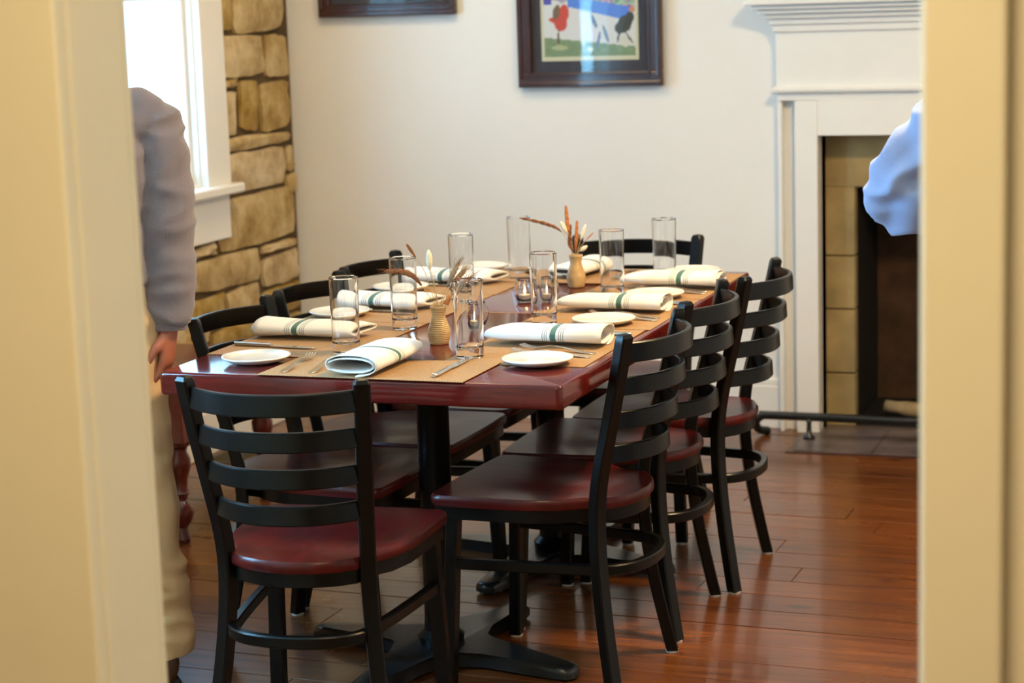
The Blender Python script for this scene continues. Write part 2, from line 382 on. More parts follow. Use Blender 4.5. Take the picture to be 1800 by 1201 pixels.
# hall behind the camera
struct('wall_hall_left', bx(XH0-0.1, XH0, YH0, YF-0.11, 0, HC), 'hall_shade')
struct('wall_hall_back', bx(XH0-0.1, XR, YH0-0.1, YH0, 0, HC), 'hall_shade')
struct('baseboard_hall', bx(DX1+0.1, XR, YF-0.13, YF-0.11, 0, 0.17, bev=0.003), 'hall')

# left wall (mortar backing) with window holes and stones
bm = bmesh.new()
ys = [YF-0.11] + sorted([v for wv in WIN for v in wv[:2]]) + [YB+0.1]
XW0 = XL-0.12
box(bm, XW0, XL, ys[0], ys[1], 0, HC); box(bm, XW0, XL, ys[2], ys[3], 0, HC); box(bm, XW0, XL, ys[4], ys[5], 0, HC)
for y0, y1, z0, z1 in WIN:
    box(bm, XW0, XL, y0, y1, 0, z0); box(bm, XW0, XL, y0, y1, z1, HC)
wl = struct('wall_left', bm, 'mortar')
def stone(y0, y1, z0, z1, dep=0.022, seed=0):
    r = random.Random(seed); g = 0.0025
    y0 += g; y1 -= g; z0 += g; z1 -= g
    ny, nz = 6, 4; bm = bmesh.new(); grid = []
    cy, cz = (y0+y1)/2, (z0+z1)/2; ry, rz = (y1-y0)/2, (z1-z0)/2
    off = [r.uniform(-0.014, 0.014) for _ in range(8)]
    for k in range(nz+1):
        rowv = []
        for i in range(ny+1):
            u = -1+2*i/ny; v = -1+2*k/nz
            e = max(abs(u), abs(v)); cor = (abs(u)*abs(v))**4
            yy = cy+u*ry*(1-0.06*cor) + (r.uniform(-.003, .003)); zz = cz+v*rz*(1-0.09*cor) + r.uniform(-.003, .003)
            yy += off[0]*u*v*0.35; zz += off[1]*u*0.45 + off[2]*u*v*0.4
            d = dep*(1 if e < 0.8 else 0.62) + r.uniform(-0.005, 0.005)
            rowv.append(bm.verts.new((XL+d, yy, zz)))
        grid.append(rowv)
    for k in range(nz):
        for i in range(ny): bm.faces.new((grid[k][i], grid[k][i+1], grid[k+1][i+1], grid[k+1][i]))
    ed = [grid[0][i] for i in range(ny+1)] + [grid[k][ny] for k in range(1, nz+1)] + [grid[nz][i] for i in range(ny-1, -1, -1)] + [grid[k][0] for k in range(nz-1, 0, -1)]
    bk = [bm.verts.new((XL-0.004, v.co.y, v.co.z)) for v in ed]
    for i in range(len(ed)):
        j = (i+1) % len(ed); bm.faces.new((ed[i], bk[i], bk[j], ed[j]))
    bm.faces.new(bk[::-1])
    return obj('stone', bm, 'stone', wl, smooth='auto')
ST = [(2.51,2.65,1.46,1.62),(2.66,3.06,1.45,1.60),(2.52,2.885,1.295,1.445),(2.90,3.09,1.28,1.44),(2.52,2.67,1.26,1.29),(2.51,2.65,1.09,1.25),(2.68,2.82,1.10,1.285),(2.845,3.08,1.09,1.27),
(2.51,3.07,1.035,1.085),(2.50,3.02,0.885,1.03),(3.03,3.085,0.925,1.02),(3.03,3.10,0.845,0.918),(2.45,3.08,0.685,0.875),(2.26,2.44,0.69,0.73),(2.25,2.77,0.56,0.68),(2.79,3.09,0.64,0.675),(2.79,3.09,0.515,0.632),(2.18,2.48,0.545,0.56),
(2.18,2.48,0.47,0.55),(2.50,2.75,0.43,0.55),(2.77,3.09,0.40,0.508),(2.12,2.35,0.39,0.462),(2.37,2.70,0.35,0.425),(2.72,3.09,0.30,0.392),(2.08,2.34,0.28,0.38),(2.36,2.68,0.245,0.342),(2.70,3.09,0.17,0.292),(2.30,2.67,0.16,0.24)]
seed = 0
for (a, b, c, d) in ST:
    seed += 1
    if d-c > 0.02: stone(a, b, c, d, 0.022, seed)
rr = random.Random(11)
def fill(y0, y1, z0, z1):
    global seed
    z = z0
    while z < z1-0.05:
        h = min(rr.uniform(0.11, 0.20), z1-z)
        if z1-(z+h) < 0.06: h = z1-z
        y = y0
        while y < y1-0.03:
            L = min(rr.uniform(0.17, 0.46), y1-y)
            if y1-(y+L) < 0.09: L = y1-y
            seed += 1; stone(y, y+L, z, z+h, 0.022, seed); y += L
        z += h
fill(2.52, 3.10, 1.62, HC)
CAS = 0.168
fill(1.58-CAS+0.0, 2.24, 0.16, 0.60) ; fill(1.46, 2.22, 0.60, 0.74)
fill(1.46, 2.50, 2.40, HC)
fill(-0.35, 1.46, 0.16, HC)
fill(-1.34, -0.35, 0.16, 0.74); fill(-1.34, -0.35, 2.40, HC)
fill(YF+0.0, -1.34, 0.16, HC)
struct('baseboard_left', bx(XL, XL+0.022, YF, YB-0.02, 0, 0.155, bev=0.004), 'white')
# back-wall baseboard
bm = bmesh.new(); box(bm, XL+0.022, 0.728, YB-0.020, YB, 0, 0.155, bev=0.003); box(bm, XL+0.022, 0.728, YB-0.013, YB, 0.155, 0.18, bev=0.004)
struct('baseboard_back', bm, 'white')
struct('baseboard_right', bx(XR-0.02, XR, YF, YB, 0, 0.17, bev=0.003), 'white')

# windows
for wi, (y0, y1, z0, z1) in enumerate(WIN):
    # reveal lining (structure root)
    bm = bmesh.new(); xo = XL-0.135; t = 0.012
    box(bm, xo, XL+0.004, y0, y0+t, z0, z1); box(bm, xo, XL+0.004, y1-t, y1, z0, z1); box(bm, xo, XL+0.004, y0+t, y1-t, z1-t, z1); box(bm, xo, XL+0.004, y0+t, y1-t, z0, z0+t)
    wn = struct('window_%d' % (wi+1), bm, 'white')
    # casing boards
    for a, b in ((y0-CAS, y0+0.004), (y1-0.004, y1+CAS)):
        obj('casing', bx(XL, XL+0.034, a, b, z0-0.0, z1+CAS, bev=0.004, seg=2), 'white', wn)
    obj('casing', bx(XL, XL+0.036, y0-CAS-0.01, y1+CAS+0.01, z1+0.004, z1+CAS, bev=0.004, seg=2), 'white', wn)
    obj('window_sill', bx(XL-0.06, XL+0.075, y0-CAS-0.025, y1+CAS+0.025, z0-0.032, z0+0.002, bev=0.008, seg=3), 'white', wn)
    obj('apron', bx(XL, XL+0.030, y0-CAS+0.01, y1+CAS-0.012, z0-0.19, z0-0.032, bev=0.004, seg=2), 'white', wn)
    # sashes
    zm = (z0+z1)/2
    for (a, b, xs) in ((z0+t, zm+0.018, XL-0.038), (zm-0.018, z1-t, XL-0.076)):
        bm = bmesh.new()
        box(bm, xs-0.018, xs+0.018, y0+t, y0+t+0.018, a, b, bev=0.003); box(bm, xs-0.018, xs+0.018, y1-t-0.018, y1-t, a, b, bev=0.003)
        box(bm, xs-0.017, xs+0.017, y0+t+0.016, y1-t-0.016, a, a+0.04, bev=0.003); box(bm, xs-0.017, xs+0.017, y0+t+0.016, y1-t-0.016, b-0.036, b, bev=0.003)
        s = obj('sash', bm, 'white', wn)
        obj('pane', bx(xs-0.002, xs+0.002, y0+t+0.015, y1-t-0.015, a+0.036, b-0.032), 'pane', s)

# ------------------------------------------------------------------ fireplace
fp = thing('fireplace', 'white painted fireplace mantel with dark opening against the back wall', 'fireplace', (1.295, YB, 0))
def fpo(name, bm, mat, **k):
    bmesh.ops.translate(bm, verts=bm.verts, vec=(-1.295, -YB, 0)); return obj(name, bm, mat, fp, **k)
MX0, MX1 = 0.728, 1.862; YM = YB-0.075
for s, nm in ((0, 'l'), (1, 'r')):
    def X(x): return x if s == 0 else (MX0+MX1)-x
    def bb(bm, x0, x1, *a, **k): box(bm, min(X(x0), X(x1)), max(X(x0), X(x1)), *a, **k)
    bm = bmesh.new(); bb(bm, 0.790, FX0, YM, YB, 0.0, 1.165, bev=0.003); fpo('pilaster', bm, 'white')
    bm = bmesh.new(); bb(bm, 0.742, 0.791, YB-0.022, YB, 0.0, 1.19, bev=0.002); fpo('backing_board', bm, 'white')
    bm = bmesh.new(); bb(bm, 0.728, 0.744, YB-0.062, YB, 0.0, 1.20, bev=0.003); fpo('edge_moulding', bm, 'white')
bm = bmesh.new(); box(bm, FX0, MX0+MX1-FX0, YM+0.0005, YB, 1.045, 1.166, bev=0.002); fpo('lintel_board', bm, 'white')
bm = bmesh.new()
def mold(z0, z1, proj, b=0.004): box(bm, MX0-proj+0.0, MX1+proj, YM-proj, YB, z0, z1, bev=b, seg=2)
mold(1.166, 1.196, -0.004, 0.002); fpo('frieze', bm, 'white')
bm = bmesh.new(); mold(1.192, 1.215, 0.016, 0.009); fpo('bead_moulding', bm, 'white')
bm = bmesh.new(); mold(1.213, 1.40, 0.0, 0.002); fpo('frieze', bm, 'white')
bm = bmesh.new(); mold(1.398, 1.425, 0.010, 0.006); mold(1.424, 1.446, 0.018, 0.004); fpo('bead_moulding', bm, 'white')
bm = bmesh.new(); mold(1.444, 1.462, 0.034, 0.007); mold(1.461, 1.478, 0.052, 0.006); mold(1.477, 1.492, 0.070, 0.005); fpo('cornice', bm, 'white')
bm = bmesh.new(); mold(1.492, 1.520, 0.092, 0.006); fpo('mantel_shelf', bm, 'white')
# stone slip and firebox
YS = YB+0.065
bm = bmesh.new(); fb0, fb1, fbz = 0.972, MX0+MX1-0.972, 0.855
for z0, z1 in ((0.0, .19), (.193, .42), (.423, .61), (.613, .856)):
    fpo('stone_block', bx(FX0-.05, fb0, YS, YS+0.06, z0+.001, z1, bev=0.004), 'slip'); fpo('stone_block', bx(fb1, FX1+.05, YS, YS+0.06, z0+.001, z1, bev=0.004), 'slip')
bm.free()
fpo('stone_lintel', bx(FX0-.05, FX1+.05, YS, YS+0.06, 0.856, 1.09, bev=0.003), 'slip')
bm = bmesh.new(); box(bm, FX0-0.03, FX0+0.0, YB+0.0, YS+0.06, 0, FZ+.03); box(bm, FX1, FX1+0.03, YB, YS+0.06, 0, FZ+.03); box(bm, FX0, FX1, YB, YS+.06, FZ, FZ+.03)
fpo('return', bm, 'slip')
bm = bmesh.new(); box(bm, fb0-0.04, fb0+0.0, YS+0.06, YB+0.55, 0, 0.95); fpo('firebox_cheek', bm, 'soot')
bm = bmesh.new(); box(bm, fb1, fb1+0.04, YS+0.06, YB+0.55, 0, 0.95); fpo('firebox_cheek', bm, 'soot')
fpo('firebox_back', bx(fb0-0.04, fb1+0.04, YB+0.55, YB+0.60, 0, 0.95), 'firebrick')
fpo('firebox_top', bx(fb0-0.04, fb1+0.04, YS+0.06, YB+0.60, 0.90, 0.95), 'soot')
fpo('firebox_floor', bx(fb0-0.04, fb1+0.04, YS+0.06, YB+0.60, -0.01, 0.012), 'soot')
struct('light_screen_1', bx(0.70, 1.90, YB+0.64, YB+0.70, 0, HC), 'soot')  # unseen screen added behind the firebox to block leaking sky light
for a, b in ((0.70, 0.76), (1.84, 1.90)): struct('light_screen_2', bx(a, b, YB+0.10, YB+0.64, 0, HC), 'soot')  # unseen side screens, added with the back one to keep light out
# hearth: slate slabs let into the boards, wood border
hr = struct('hearth', bx(0.812, 1.80, 2.735, YB-0.0, 0.0, 0.0035, bev=0.001), 'frame')
hr['label'] = 'dark slate hearth set into the floor before the fireplace'
for i, (a, b) in enumerate(((0.838, 1.10), (1.104, 1.42), (1.424, 1.775))):
    obj('slate_tile', bx(a, b, 2.752, YB-0.004, 0.002, 0.0062, bev=0.0012), 'slate', hr)
obj('slate_tile', bx(FX0+.003, FX1-.003, YB, YS, 0.002, 0.0062, bev=0.0012), 'slate', hr)
# fender
fd = thing('fireplace_fender', 'low black metal fender rail on the hearth in front of the fireplace', 'fender', (1.295, 2.95, 0.006))
bm = bmesh.new(); fy = 0.0
path = spline([(-0.60, 0.06, 0.006), (-0.625, 0.02, 0.020), (-0.63, 0.0, 0.05), (-0.605, -0.01, 0.074), (-0.56, -0.01, 0.077), (0, -0.02, 0.077), (0.56, -0.01, 0.077), (0.60, 0, 0.06), (0.61, 0.06, 0.006)], 5)
tube(bm, path, 0.015, 10); obj('rail', bm, 'iron', fd, smooth=True)
for fx in (-0.44, 0.0, 0.44):
    obj('foot', lt([(0, 0), (0.02, 0), (0.022, 0.008), (0.010, 0.016), (0.008, 0.05), (0.011, 0.072), (0, 0.074)], 12, center=(fx, -0.015, 0)), 'iron', fd, smooth=True)
# fire basket log
bm = bmesh.new(); tube(bm, spline([(0, 0, 0.045), (0.15, -0.02, 0.035), (0.36, -0.03, 0.03)], 5), [0.022]*3+[0.028]*4+[0.026]*4, 10)
tag(obj('fire_log', bm, 'ash_log', None, smooth=True, loc=(1.06, 3.30, 0.012)), 'pale split log lying inside the dark firebox', 'log')
# floor register
fr = thing('floor_register', 'small metal floor register beside the stone wall', 'vent', (-1.03, 2.34, 0.0))
fr.rotation_euler = (0, 0, 0)
bm = bmesh.new()
for a in ((-0.075, 0.075, -0.16, -0.148), (-0.075, 0.075, 0.148, 0.16), (-0.075, -0.063, -0.16, 0.16), (0.063, 0.075, -0.16, 0.16)): box(bm, *a, 0.0008, 0.005)
obj('rim', bm, 'register', fr)
for k in range(22):
    obj('slat', bx(-0.063, 0.063, -0.146+k*0.0135, -0.146+k*0.0135+0.006, 0.0009, 0.0045), 'register', fr)

# ------------------------------------------------------------------ pictures
def paint_mesh(name, w_, h_, nx, nz, fn):
    bm = bmesh.new(); cl = bm.loops.layers.color.new('Col'); g = [[bm.verts.new((-w_/2+w_*i/nx, 0, -h_/2+h_*k/nz)) for i in range(nx+1)] for k in range(nz+1)]
    for k in range(nz):
        for i in range(nx):
            f = bm.faces.new((g[k][i], g[k][i+1], g[k+1][i+1], g[k+1][i])); c = fn((i+.5)/nx, (k+.5)/nz)
            for l in f.loops: l[cl] = (*[(max(0, min(1, v))) for v in c], 1)
    me = bpy.data.meshes.new(name); bm.to_mesh(me); bm.free(); me.materials.append(M['print'])
    return me
def hsh(a, b): return (math.sin(a*127.1+b*311.7)*43758.5453) % 1.0
def race(u, v):
    # u right, v up; print is 1080 wide in study units, 900 tall; bottom at study y=695
    X = 180+u*1080; Y = 695-v*900
    W = .055
    if u < 0.035 or u > 0.965 or v < 0.045 or v > 0.965: return (.80, .78, .68)
    def el(cx, cy, rx, ry, a=0.0):
        dx, dy = X-cx, Y-cy; c, s = math.cos(a), math.sin(a); x = dx*c+dy*s; y = -dx*s+dy*c
        return (x/rx)**2+(y/ry)**2 < 1
    n = hsh(int(X/28), int(Y/24))
    g = 440+(X-180)*0.11
    c = (.80, .80, .82)
    if Y > g: c = (.30+.08*n, .42+.06*n, .26+.06*n)
    elif Y < 40+(X-180)*.1: c = (.25+.55*n, .25+.5*hsh(int(X/24), int(Y/20)), .35+.4*n)
    if X < 300 and Y < 100: c = (.10, .13, .62)
    if X > 480 and X < 1170 and 10+(X-480)*.19 < Y < 125+(X-480)*.24: c = (.16, .38, .85)
    if el(385, 555, 90, 26): c = (.60, .62, .42)
    # rider and horse at left in red
    if el(430, 210, 62, 110, .2) or el(400, 300, 70, 80, -.5) or el(330, 270, 60, 26, .35): c = (.72, .09, .04)
    if el(355, 180, 40, 80, .25): c = (.30, .20, .10)
    if el(420, 40, 55, 45): c = (.55, .50, .62)
    if el(375, 440, 12, 90, .05): c = (.20, .13, .08)
    # pale horse in the middle
    if el(740, 420, 110, 60, .5) or el(690, 350, 50, 40): c = (.82, .80, .84)
    if el(820, 480, 16, 90, .2) or el(900, 420, 18, 100, -.3) or el(770, 280, 22, 80, -.4): c = (.25, .36, .55)
    if el(640, 500, 12, 60, -.5) or el(720, 580, 40, 18): c = (.85, .83, .85)
    # dark horse at right
    if el(1110, 320, 75, 95, .4) or el(1060, 360, 60, 60) or el(1170, 250, 45, 60): c = (.04, .055, .05)
    if el(1120, 500, 90, 55): c = (.78, .77, .74)
    if el(1040, 450, 12, 70, .2) or el(1160, 470, 10, 70, -.6): c = (.05, .06, .05)
    if el(1195, 170, 32, 34): c = (.75, .42, .30)
    return tuple(v_*0.78+0.2 for v_ in c)  # colours lifted toward white, window glare painted into the print
def team(u, v):
    if u < 0.03 or u > 0.97 or v < 0.05 or v > 0.95: return (.5, .5, .45)
    n = hsh(int(u*22), int(v*18)); return (.08+.25*n, .16+.2*n, .10+.2*hsh(int(u*30), 3))
def picture(label, x0, x1, z0, z1, fw, pw, ph, pzc, fn, cat='picture'):
    cx = (x0+x1)/2; w_ = x1-x0; h_ = z1-z0
    t = thing('framed_picture', label, cat, (cx, YB, z0), 0, 'framed photographs on the back wall')
    D = 0.032
    def moulding(a, b):   # a,b corners
        pass
    for (xa, xb, za, zb) in ((-w_/2, w_/2, 0, fw), (-w_/2, w_/2, h_-fw, h_), (-w_/2, -w_/2+fw, fw, h_-fw), (w_/2-fw, w_/2, fw, h_-fw)):
        bm = bmesh.new(); box(bm, xa, xb, -D, -0.001, za, zb, bev=0.004, seg=2)
        # raised inner and outer bead
        horiz = xb-xa > zb-za
        if horiz:
            zi = (zb-0.012, zb-0.002) if za == 0 else (za+0.002, za+0.012); box(bm, xa+fw-.01, xb-fw+.01, -D-0.004, -0.004, zi[0], zi[1], bev=0.002)
            zo = (za+0.002, za+0.020) if za == 0 else (zb-0.020, zb-0.002); box(bm, xa+.002, xb-.002, -D-0.006, -0.004, zo[0], zo[1], bev=0.004, seg=2)
        else:
            xi = (xb-0.012, xb-0.002) if xa < 0 else (xa+0.002, xa+0.012); box(bm, xi[0], xi[1], -D-0.004, -0.004, za-.01, zb+.01, bev=0.002)
            xo2 = (xa+0.002, xa+0.020) if xa < 0 else (xb-0.020, xb-0.002); box(bm, xo2[0], xo2[1], -D-0.006, -0.004, za-.02, zb+.02, bev=0.004, seg=2)
        obj('frame_bar', bm, 'frame', t)
    obj('mat_board', bx(-w_/2+fw-.004, w_/2-fw+.004, -0.014, -0.010, fw-.004, h_-fw+.004), 'mat_board', t)
    o = obj('photo_print', paint_mesh('photo_print', pw, ph, 96, 80, fn), 'print', t, loc=(0, -0.0146, pzc)); o['label'] = 'photo inside a white border'
    obj('glass', bx(-w_/2+fw-.003, w_/2-fw+.003, -0.0215, -0.0195, fw-.003, h_-fw+.003), 'picture_glass', t)
    return t
picture('framed colour photo of a horse race on a navy mat, hanging nearest the fireplace', -0.226, 0.311, 1.222, 1.80, 0.052, 0.362, 0.302, 0.093+0.151, race)
picture('dark framed picture cut off at the top, hanging nearest the stone wall', -1.005, -0.462, 1.492, 2.05, 0.045, 0.36, 0.40, 0.32, team)

# ------------------------------------------------------------------ dining tables
def rounded_rect(x0, x1, y0, y1, r, n=5, sharp=()):
    out = []
    for k, (cx, cy, a0) in enumerate(((x1-r, y1-r, 0), (x0+r, y1-r, 90), (x0+r, y0+r, 180), (x1-r, y0+r, 270))):
        if k in sharp: out.append(((x1, y1), (x0, y1), (x0, y0), (x1, y0))[k]); continue
        for i in range(n+1):
            a = math.radians(a0+90*i/n); out.append((cx+r*math.cos(a), cy+r*math.sin(a)))
    return out
def cross_base(parent, rot):
    # four-armed cast base as one outline
    pts = []
    for k in range(4):
        a = rot + k*PI/2; d = Vector((math.cos(a), math.sin(a))); p = Vector((-d.y, d.x))
        L, hw = 0.370, 0.036
        tip = [(L-0.035, -hw), (L-0.010, -hw*0.8), (L, -hw*0.3), (L, hw*0.3), (L-0.010, hw*0.8), (L-0.035, hw), (0.14, hw+0.004)]
        fil = [(0.095, 0.050), (0.072, 0.066)]
        for (t, s) in [(0.14, -hw-0.004)] + tip + fil: pts.append(tuple(d*t + p*s))
    bm = bmesh.new(); extrude_poly(bm, pts, 0.008, 0.050, bev=0.014, seg=3, which='top')
    # taper arms: lower towards tips
    for v in bm.verts:
        r = math.hypot(v.co.x, v.co.y)
        if v.co.z > 0.02: v.co.z -= 0.018*max(0, r-0.1)/0.285
    return obj('cross_base', bm, 'iron', parent, smooth='auto')
def table(label, y0, y1, base_y, sharp):
    cy = base_y; t = thing('dining_table', label, 'table', (0.466, cy, 0), 0, 'mahogany tables pushed together')
    pts = rounded_rect(-0.466, 0.4665, y0-cy, y1-cy, 0.014, 4)
    bm = bmesh.new(); extrude_poly(bm, pts, 0.7085, 0.760, bev=0.007, seg=3); obj('tabletop', bm, 'table', t, smooth='auto')
    bm = bmesh.new(); box(bm, -0.30, 0.30, -0.30, -0.25, 0.690, 0.7085); box(bm, -0.30, 0.30, 0.25, 0.30, 0.690, 0.7085); box(bm, -0.03, 0.03, -0.25, 0.25, 0.690, 0.7085)
    box(bm, -0.15, 0.15, -0.03, 0.03, 0.690, 0.7085); obj('support_plate', bm, 'metal', t)
    obj('column', lt([(0, .03), (0.052, 0.03), (0.056, 0.06), (0.040, 0.075), (0.038, 0.10), (0.038, 0.66), (0.055, 0.69), (0, 0.691)], 24), 'metal', t, smooth='auto')
    b = cross_base(t, math.radians(-12))
    for k in range(4):
        a = math.radians(-12)+k*PI/2
        obj('leveling_foot', lt([(0, 0.001), (0.015, 0.001), (0.017, 0.004), (0.014, 0.009), (0, 0.010)], 12, center=(0.345*math.cos(a), 0.345*math.sin(a), 0)), 'metal', b)
    return t
table('nearer mahogany dining table on a black cross base, set for dinner', 0.0, 0.9085, 0.445, (0, 1))
table('farther mahogany dining table on a black cross base, nearest the back wall', 0.9105, 1.718, 1.30, (2, 3))

# ------------------------------------------------------------------ ladder-back chair
# local: +Y forward, origin on floor
POST = [(0.184, -0.287, 0.822), (0.176, -0.265, 0.72), (0.164, -0.236, 0.60), (0.155, -0.212, 0.50), (0.152, -0.203, 0.42), (0.156, -0.205, 0.32), (0.168, -0.218, 0.20), (0.185, -0.238, 0.08), (0.196, -0.252, 0.006)]
def rect_sec(a, b, c=0.004):
    return [(a-c, -b), (a, -b+c), (a, b-c), (a-c, b), (-a+c, b), (-a, b-c), (-a, -b+c), (-a+c, -b)]
def post_at(z):
    P = spline(POST, 8)
    for p, q in zip(P, P[1:]):
        if q.z <= z <= p.z:
            t = (p.z-z)/(p.z-q.z+1e-9); return p.lerp(q, t)
    return P[0] if z > P[0].z else P[-1]
def make_chair(label):
    t = thing('ladder_back_chair', label, 'chair', (0, 0, 0), 0, 'black ladder-back chairs around the table')
    for s in (-1, 1):
        bm = bmesh.new(); P = spline(POST, 5); aw = math.radians(24)*s
        fr_ = []
        side = Vector((math.cos(aw), math.sin(aw)*1.0, 0))
        # tube wider across than deep; turned outward
        for p in P:
            p = Vector((p.x*s, p.y, p.z)); fr_.append((p, Vector((math.cos(aw), math.sin(aw), 0)), Vector((-math.sin(aw), math.cos(aw), 0))))
        secs = [rect_sec(0.0165, 0.0145, 0.0035)]*len(P)
        rings = sweep(bm, fr_, secs, cap=False)
        top = fr_[0]; apex = bm.verts.new(top[0]+Vector((0, -0.002, 0.011)))
        ins = [bm.verts.new(top[0]+top[1]*a*0.72+top[2]*b*0.72+Vector((0, 0, 0.008))) for a, b in secs[0]]
        n = 8
        for i in range(n):
            j = (i+1) % n; bm.faces.new((rings[0][i], rings[0][j], ins[j], ins[i])); bm.faces.new((ins[i], ins[j], apex))
        bm.faces.new(rings[-1])
        po = obj('rear_post', bm, 'metal', t, smooth='auto')
        e = Vector((POST[-1][0]*s, POST[-1][1], 0))
        obj('foot_glide', lt([(0, 0), (0.015, 0), (0.016, 0.0065), (0, 0.0065)], 12, center=(e.x, e.y, 0)), 'glide', po)
        # front leg
        bm = bmesh.new(); aw2 = 0.0
        pts = [(Vector((0.180*s, 0.130, 0.424)), Vector((1, 0, 0)), Vector((0, 1, 0))), (Vector((0.196*s, 0.150, 0.006)), Vector((1, 0, 0)), Vector((0, 1, 0)))]
        sweep(bm, pts, [rect_sec(0.0165, 0.0145, 0.0035)]*2)
        lg = obj('front_leg', bm, 'metal', t, smooth='auto')
        obj('foot_glide', lt([(0, 0), (0.015, 0), (0.016, 0.0065), (0, 0.0065)], 12, center=(0.196*s, 0.150, 0)), 'glide', lg)
    # back slats bowed rearwards, ends meeting the inner faces of the posts
    for zt in (0.810, 0.732, 0.654, 0.576):
        h = 0.040 if zt < 0.8 else 0.044; zc = zt-h/2
        bm = bmesh.new(); n = 20; pts = []; e = post_at(zc)
        for i in range(n+1):
            u = -1+2*i/n; x = u*(e.x-0.006); bow = 0.078*(1-abs(u)**2.3)
            y = e.y-0.002-bow
            u2 = -1+2*min(n, i+1)/n; u1 = -1+2*max(0, i-1)/n
            tx = (u2-u1)*(e.x-0.006); ty = -(0.078*((1-abs(u2)**2.3)-(1-abs(u1)**2.3)))
            tg = Vector((tx, ty, 0)).normalized(); pts.append((Vector((x, y, zc)), Vector((-tg.y, tg.x, 0)), Vector((0, 0.06, 1)).normalized()))
        sweep(bm, pts, [rect_sec(0.0062, h/2, 0.0025)]*(n+1)); obj('back_slat', bm, 'metal', t, smooth='auto')
    # seat
    half = [(0, -0.272), (0.055, -0.264), (0.10, -0.246), (0.136, -0.218), (0.146, -0.165), (0.180, -0.120), (0.200, -0.05), (0.208, 0.06), (0.212, 0.15), (0.206, 0.172), (0.192, 0.182), (0.10, 0.186)]
    out = half + [(0, 0.187)] + [(-x, y) for x, y in half[:0:-1]]
    # closed outline, grid-filled with scooped top
    def outline(scale, dy=0): return [(x*scale, (y+0.03)*scale-0.03) for x, y in out]
    bm = bmesh.new(); rings = []
    def ring(sc_, z): 
        r = [bm.verts.new((x, y, z)) for x, y in outline(sc_)]; rings.append(r)
    ring(0.93, 0.4275); ring(0.985, 0.4275); ring(1.0, 0.434); ring(1.0, 0.446); ring(0.982, 0.4525)
    for sc_ in (0.90, 0.78, 0.66, 0.52, 0.36, 0.18):
        ring(sc_, 0.4525)
    c0 = bm.verts.new((0, -0.03, 0.4525)); nn = len(out)
    for a, b in zip(rings, rings[1:]):
        for i in range(nn): j = (i+1) % nn; bm.faces.new((a[i], a[j], b[j], b[i]))
    for i in range(nn): bm.faces.new((rings[-1][i], rings[-1][(i+1) % nn], c0))
    bm.faces.new(rings[0])
    for r in rings[5:] + [[c0]]:
        for v in r:
            def gs(cx, cy, sx, sy): return math.exp(-(((v.co.x-cx)/sx)**2+((v.co.y-cy)/sy)**2))
            v.co.z -= 0.011*min(1, gs(-0.085, -0.06, 0.075, 0.10)+gs(0.085, -0.06, 0.075, 0.10)+0.5*gs(0, -0.1, 0.08, 0.08))
    obj('seat', bm, 'seat', t, smooth='auto')
    # seat frame band under the seat
    bm = bmesh.new(); o1 = outline(0.965); o2 = outline(0.90)
    a = [bm.verts.new((x, y, 0.398)) for x, y in o1]; b = [bm.verts.new((x, y, 0.4275)) for x, y in o1]
    c = [bm.verts.new((x, y, 0.4275)) for x, y in o2]; d = [bm.verts.new((x, y, 0.398)) for x, y in o2]
    for i in range(nn):
        j = (i+1) % nn
        for p, q in ((a, b), (b, c), (c, d), (d, a)): bm.faces.new((p[i], p[j], q[j], q[i]))
    obj('seat_frame', bm, 'metal', t, smooth='auto')
    # U-shaped stretcher: front legs, inside the rear legs, bowed behind them
    half = [(0.187, 0.128), (0.172, -0.02), (0.152, -0.165), (0.138, -0.225), (0.10, -0.262), (0.05, -0.279), (0, -0.284)]
    P = [Vector((x, y, 0.292)) for x, y in half] + [Vector((-x, y, 0.292)) for x, y in half[-2::-1]]
    P = spline(P, 4); fr_ = []
    for i, p in enumerate(P):
        tg = (P[min(i+1, len(P)-1)]-P[max(i-1, 0)]).normalized(); fr_.append((p, Vector((-tg.y, tg.x, 0)), Vector((0, 0, 1))))
    bm = bmesh.new(); sweep(bm, fr_, [rect_sec(0.0100, 0.0125, 0.003)]*len(P)); obj('stretcher', bm, 'metal', t, smooth='auto')
    return t
R90 = PI/2
ch = make_chair('black ladder-back chair at the near end of the table, back to the viewer')
ch.location = (0.432, -0.070, 0); ch.rotation_euler = (0, 0, 0.085)
for (x, y, th, lab) in (
    (0.722, 0.440, 1.51, 'black ladder-back chair on the right side of the table, nearest the viewer'),
    (0.724, 0.888, 1.57, 'black ladder-back chair in the middle of the right side of the table'),
    (0.768, 1.312, 1.57, 'black ladder-back chair on the right side of the table, closest to the fireplace'),
    (0.226, 0.473, -1.59, 'black ladder-back chair on the left side of the table, nearest the viewer'),
    (0.222, 0.924, -1.58, 'black ladder-back chair in the middle of the left side of the table'),
    (0.208, 1.362, -1.57, 'black ladder-back chair on the left side of the table, farthest from the viewer'),
    (0.557, 1.682, PI+0.09, 'black ladder-back chair at the far end of the table, facing the viewer')):
    copy_tree(ch, (x, y, 0), th, lab)

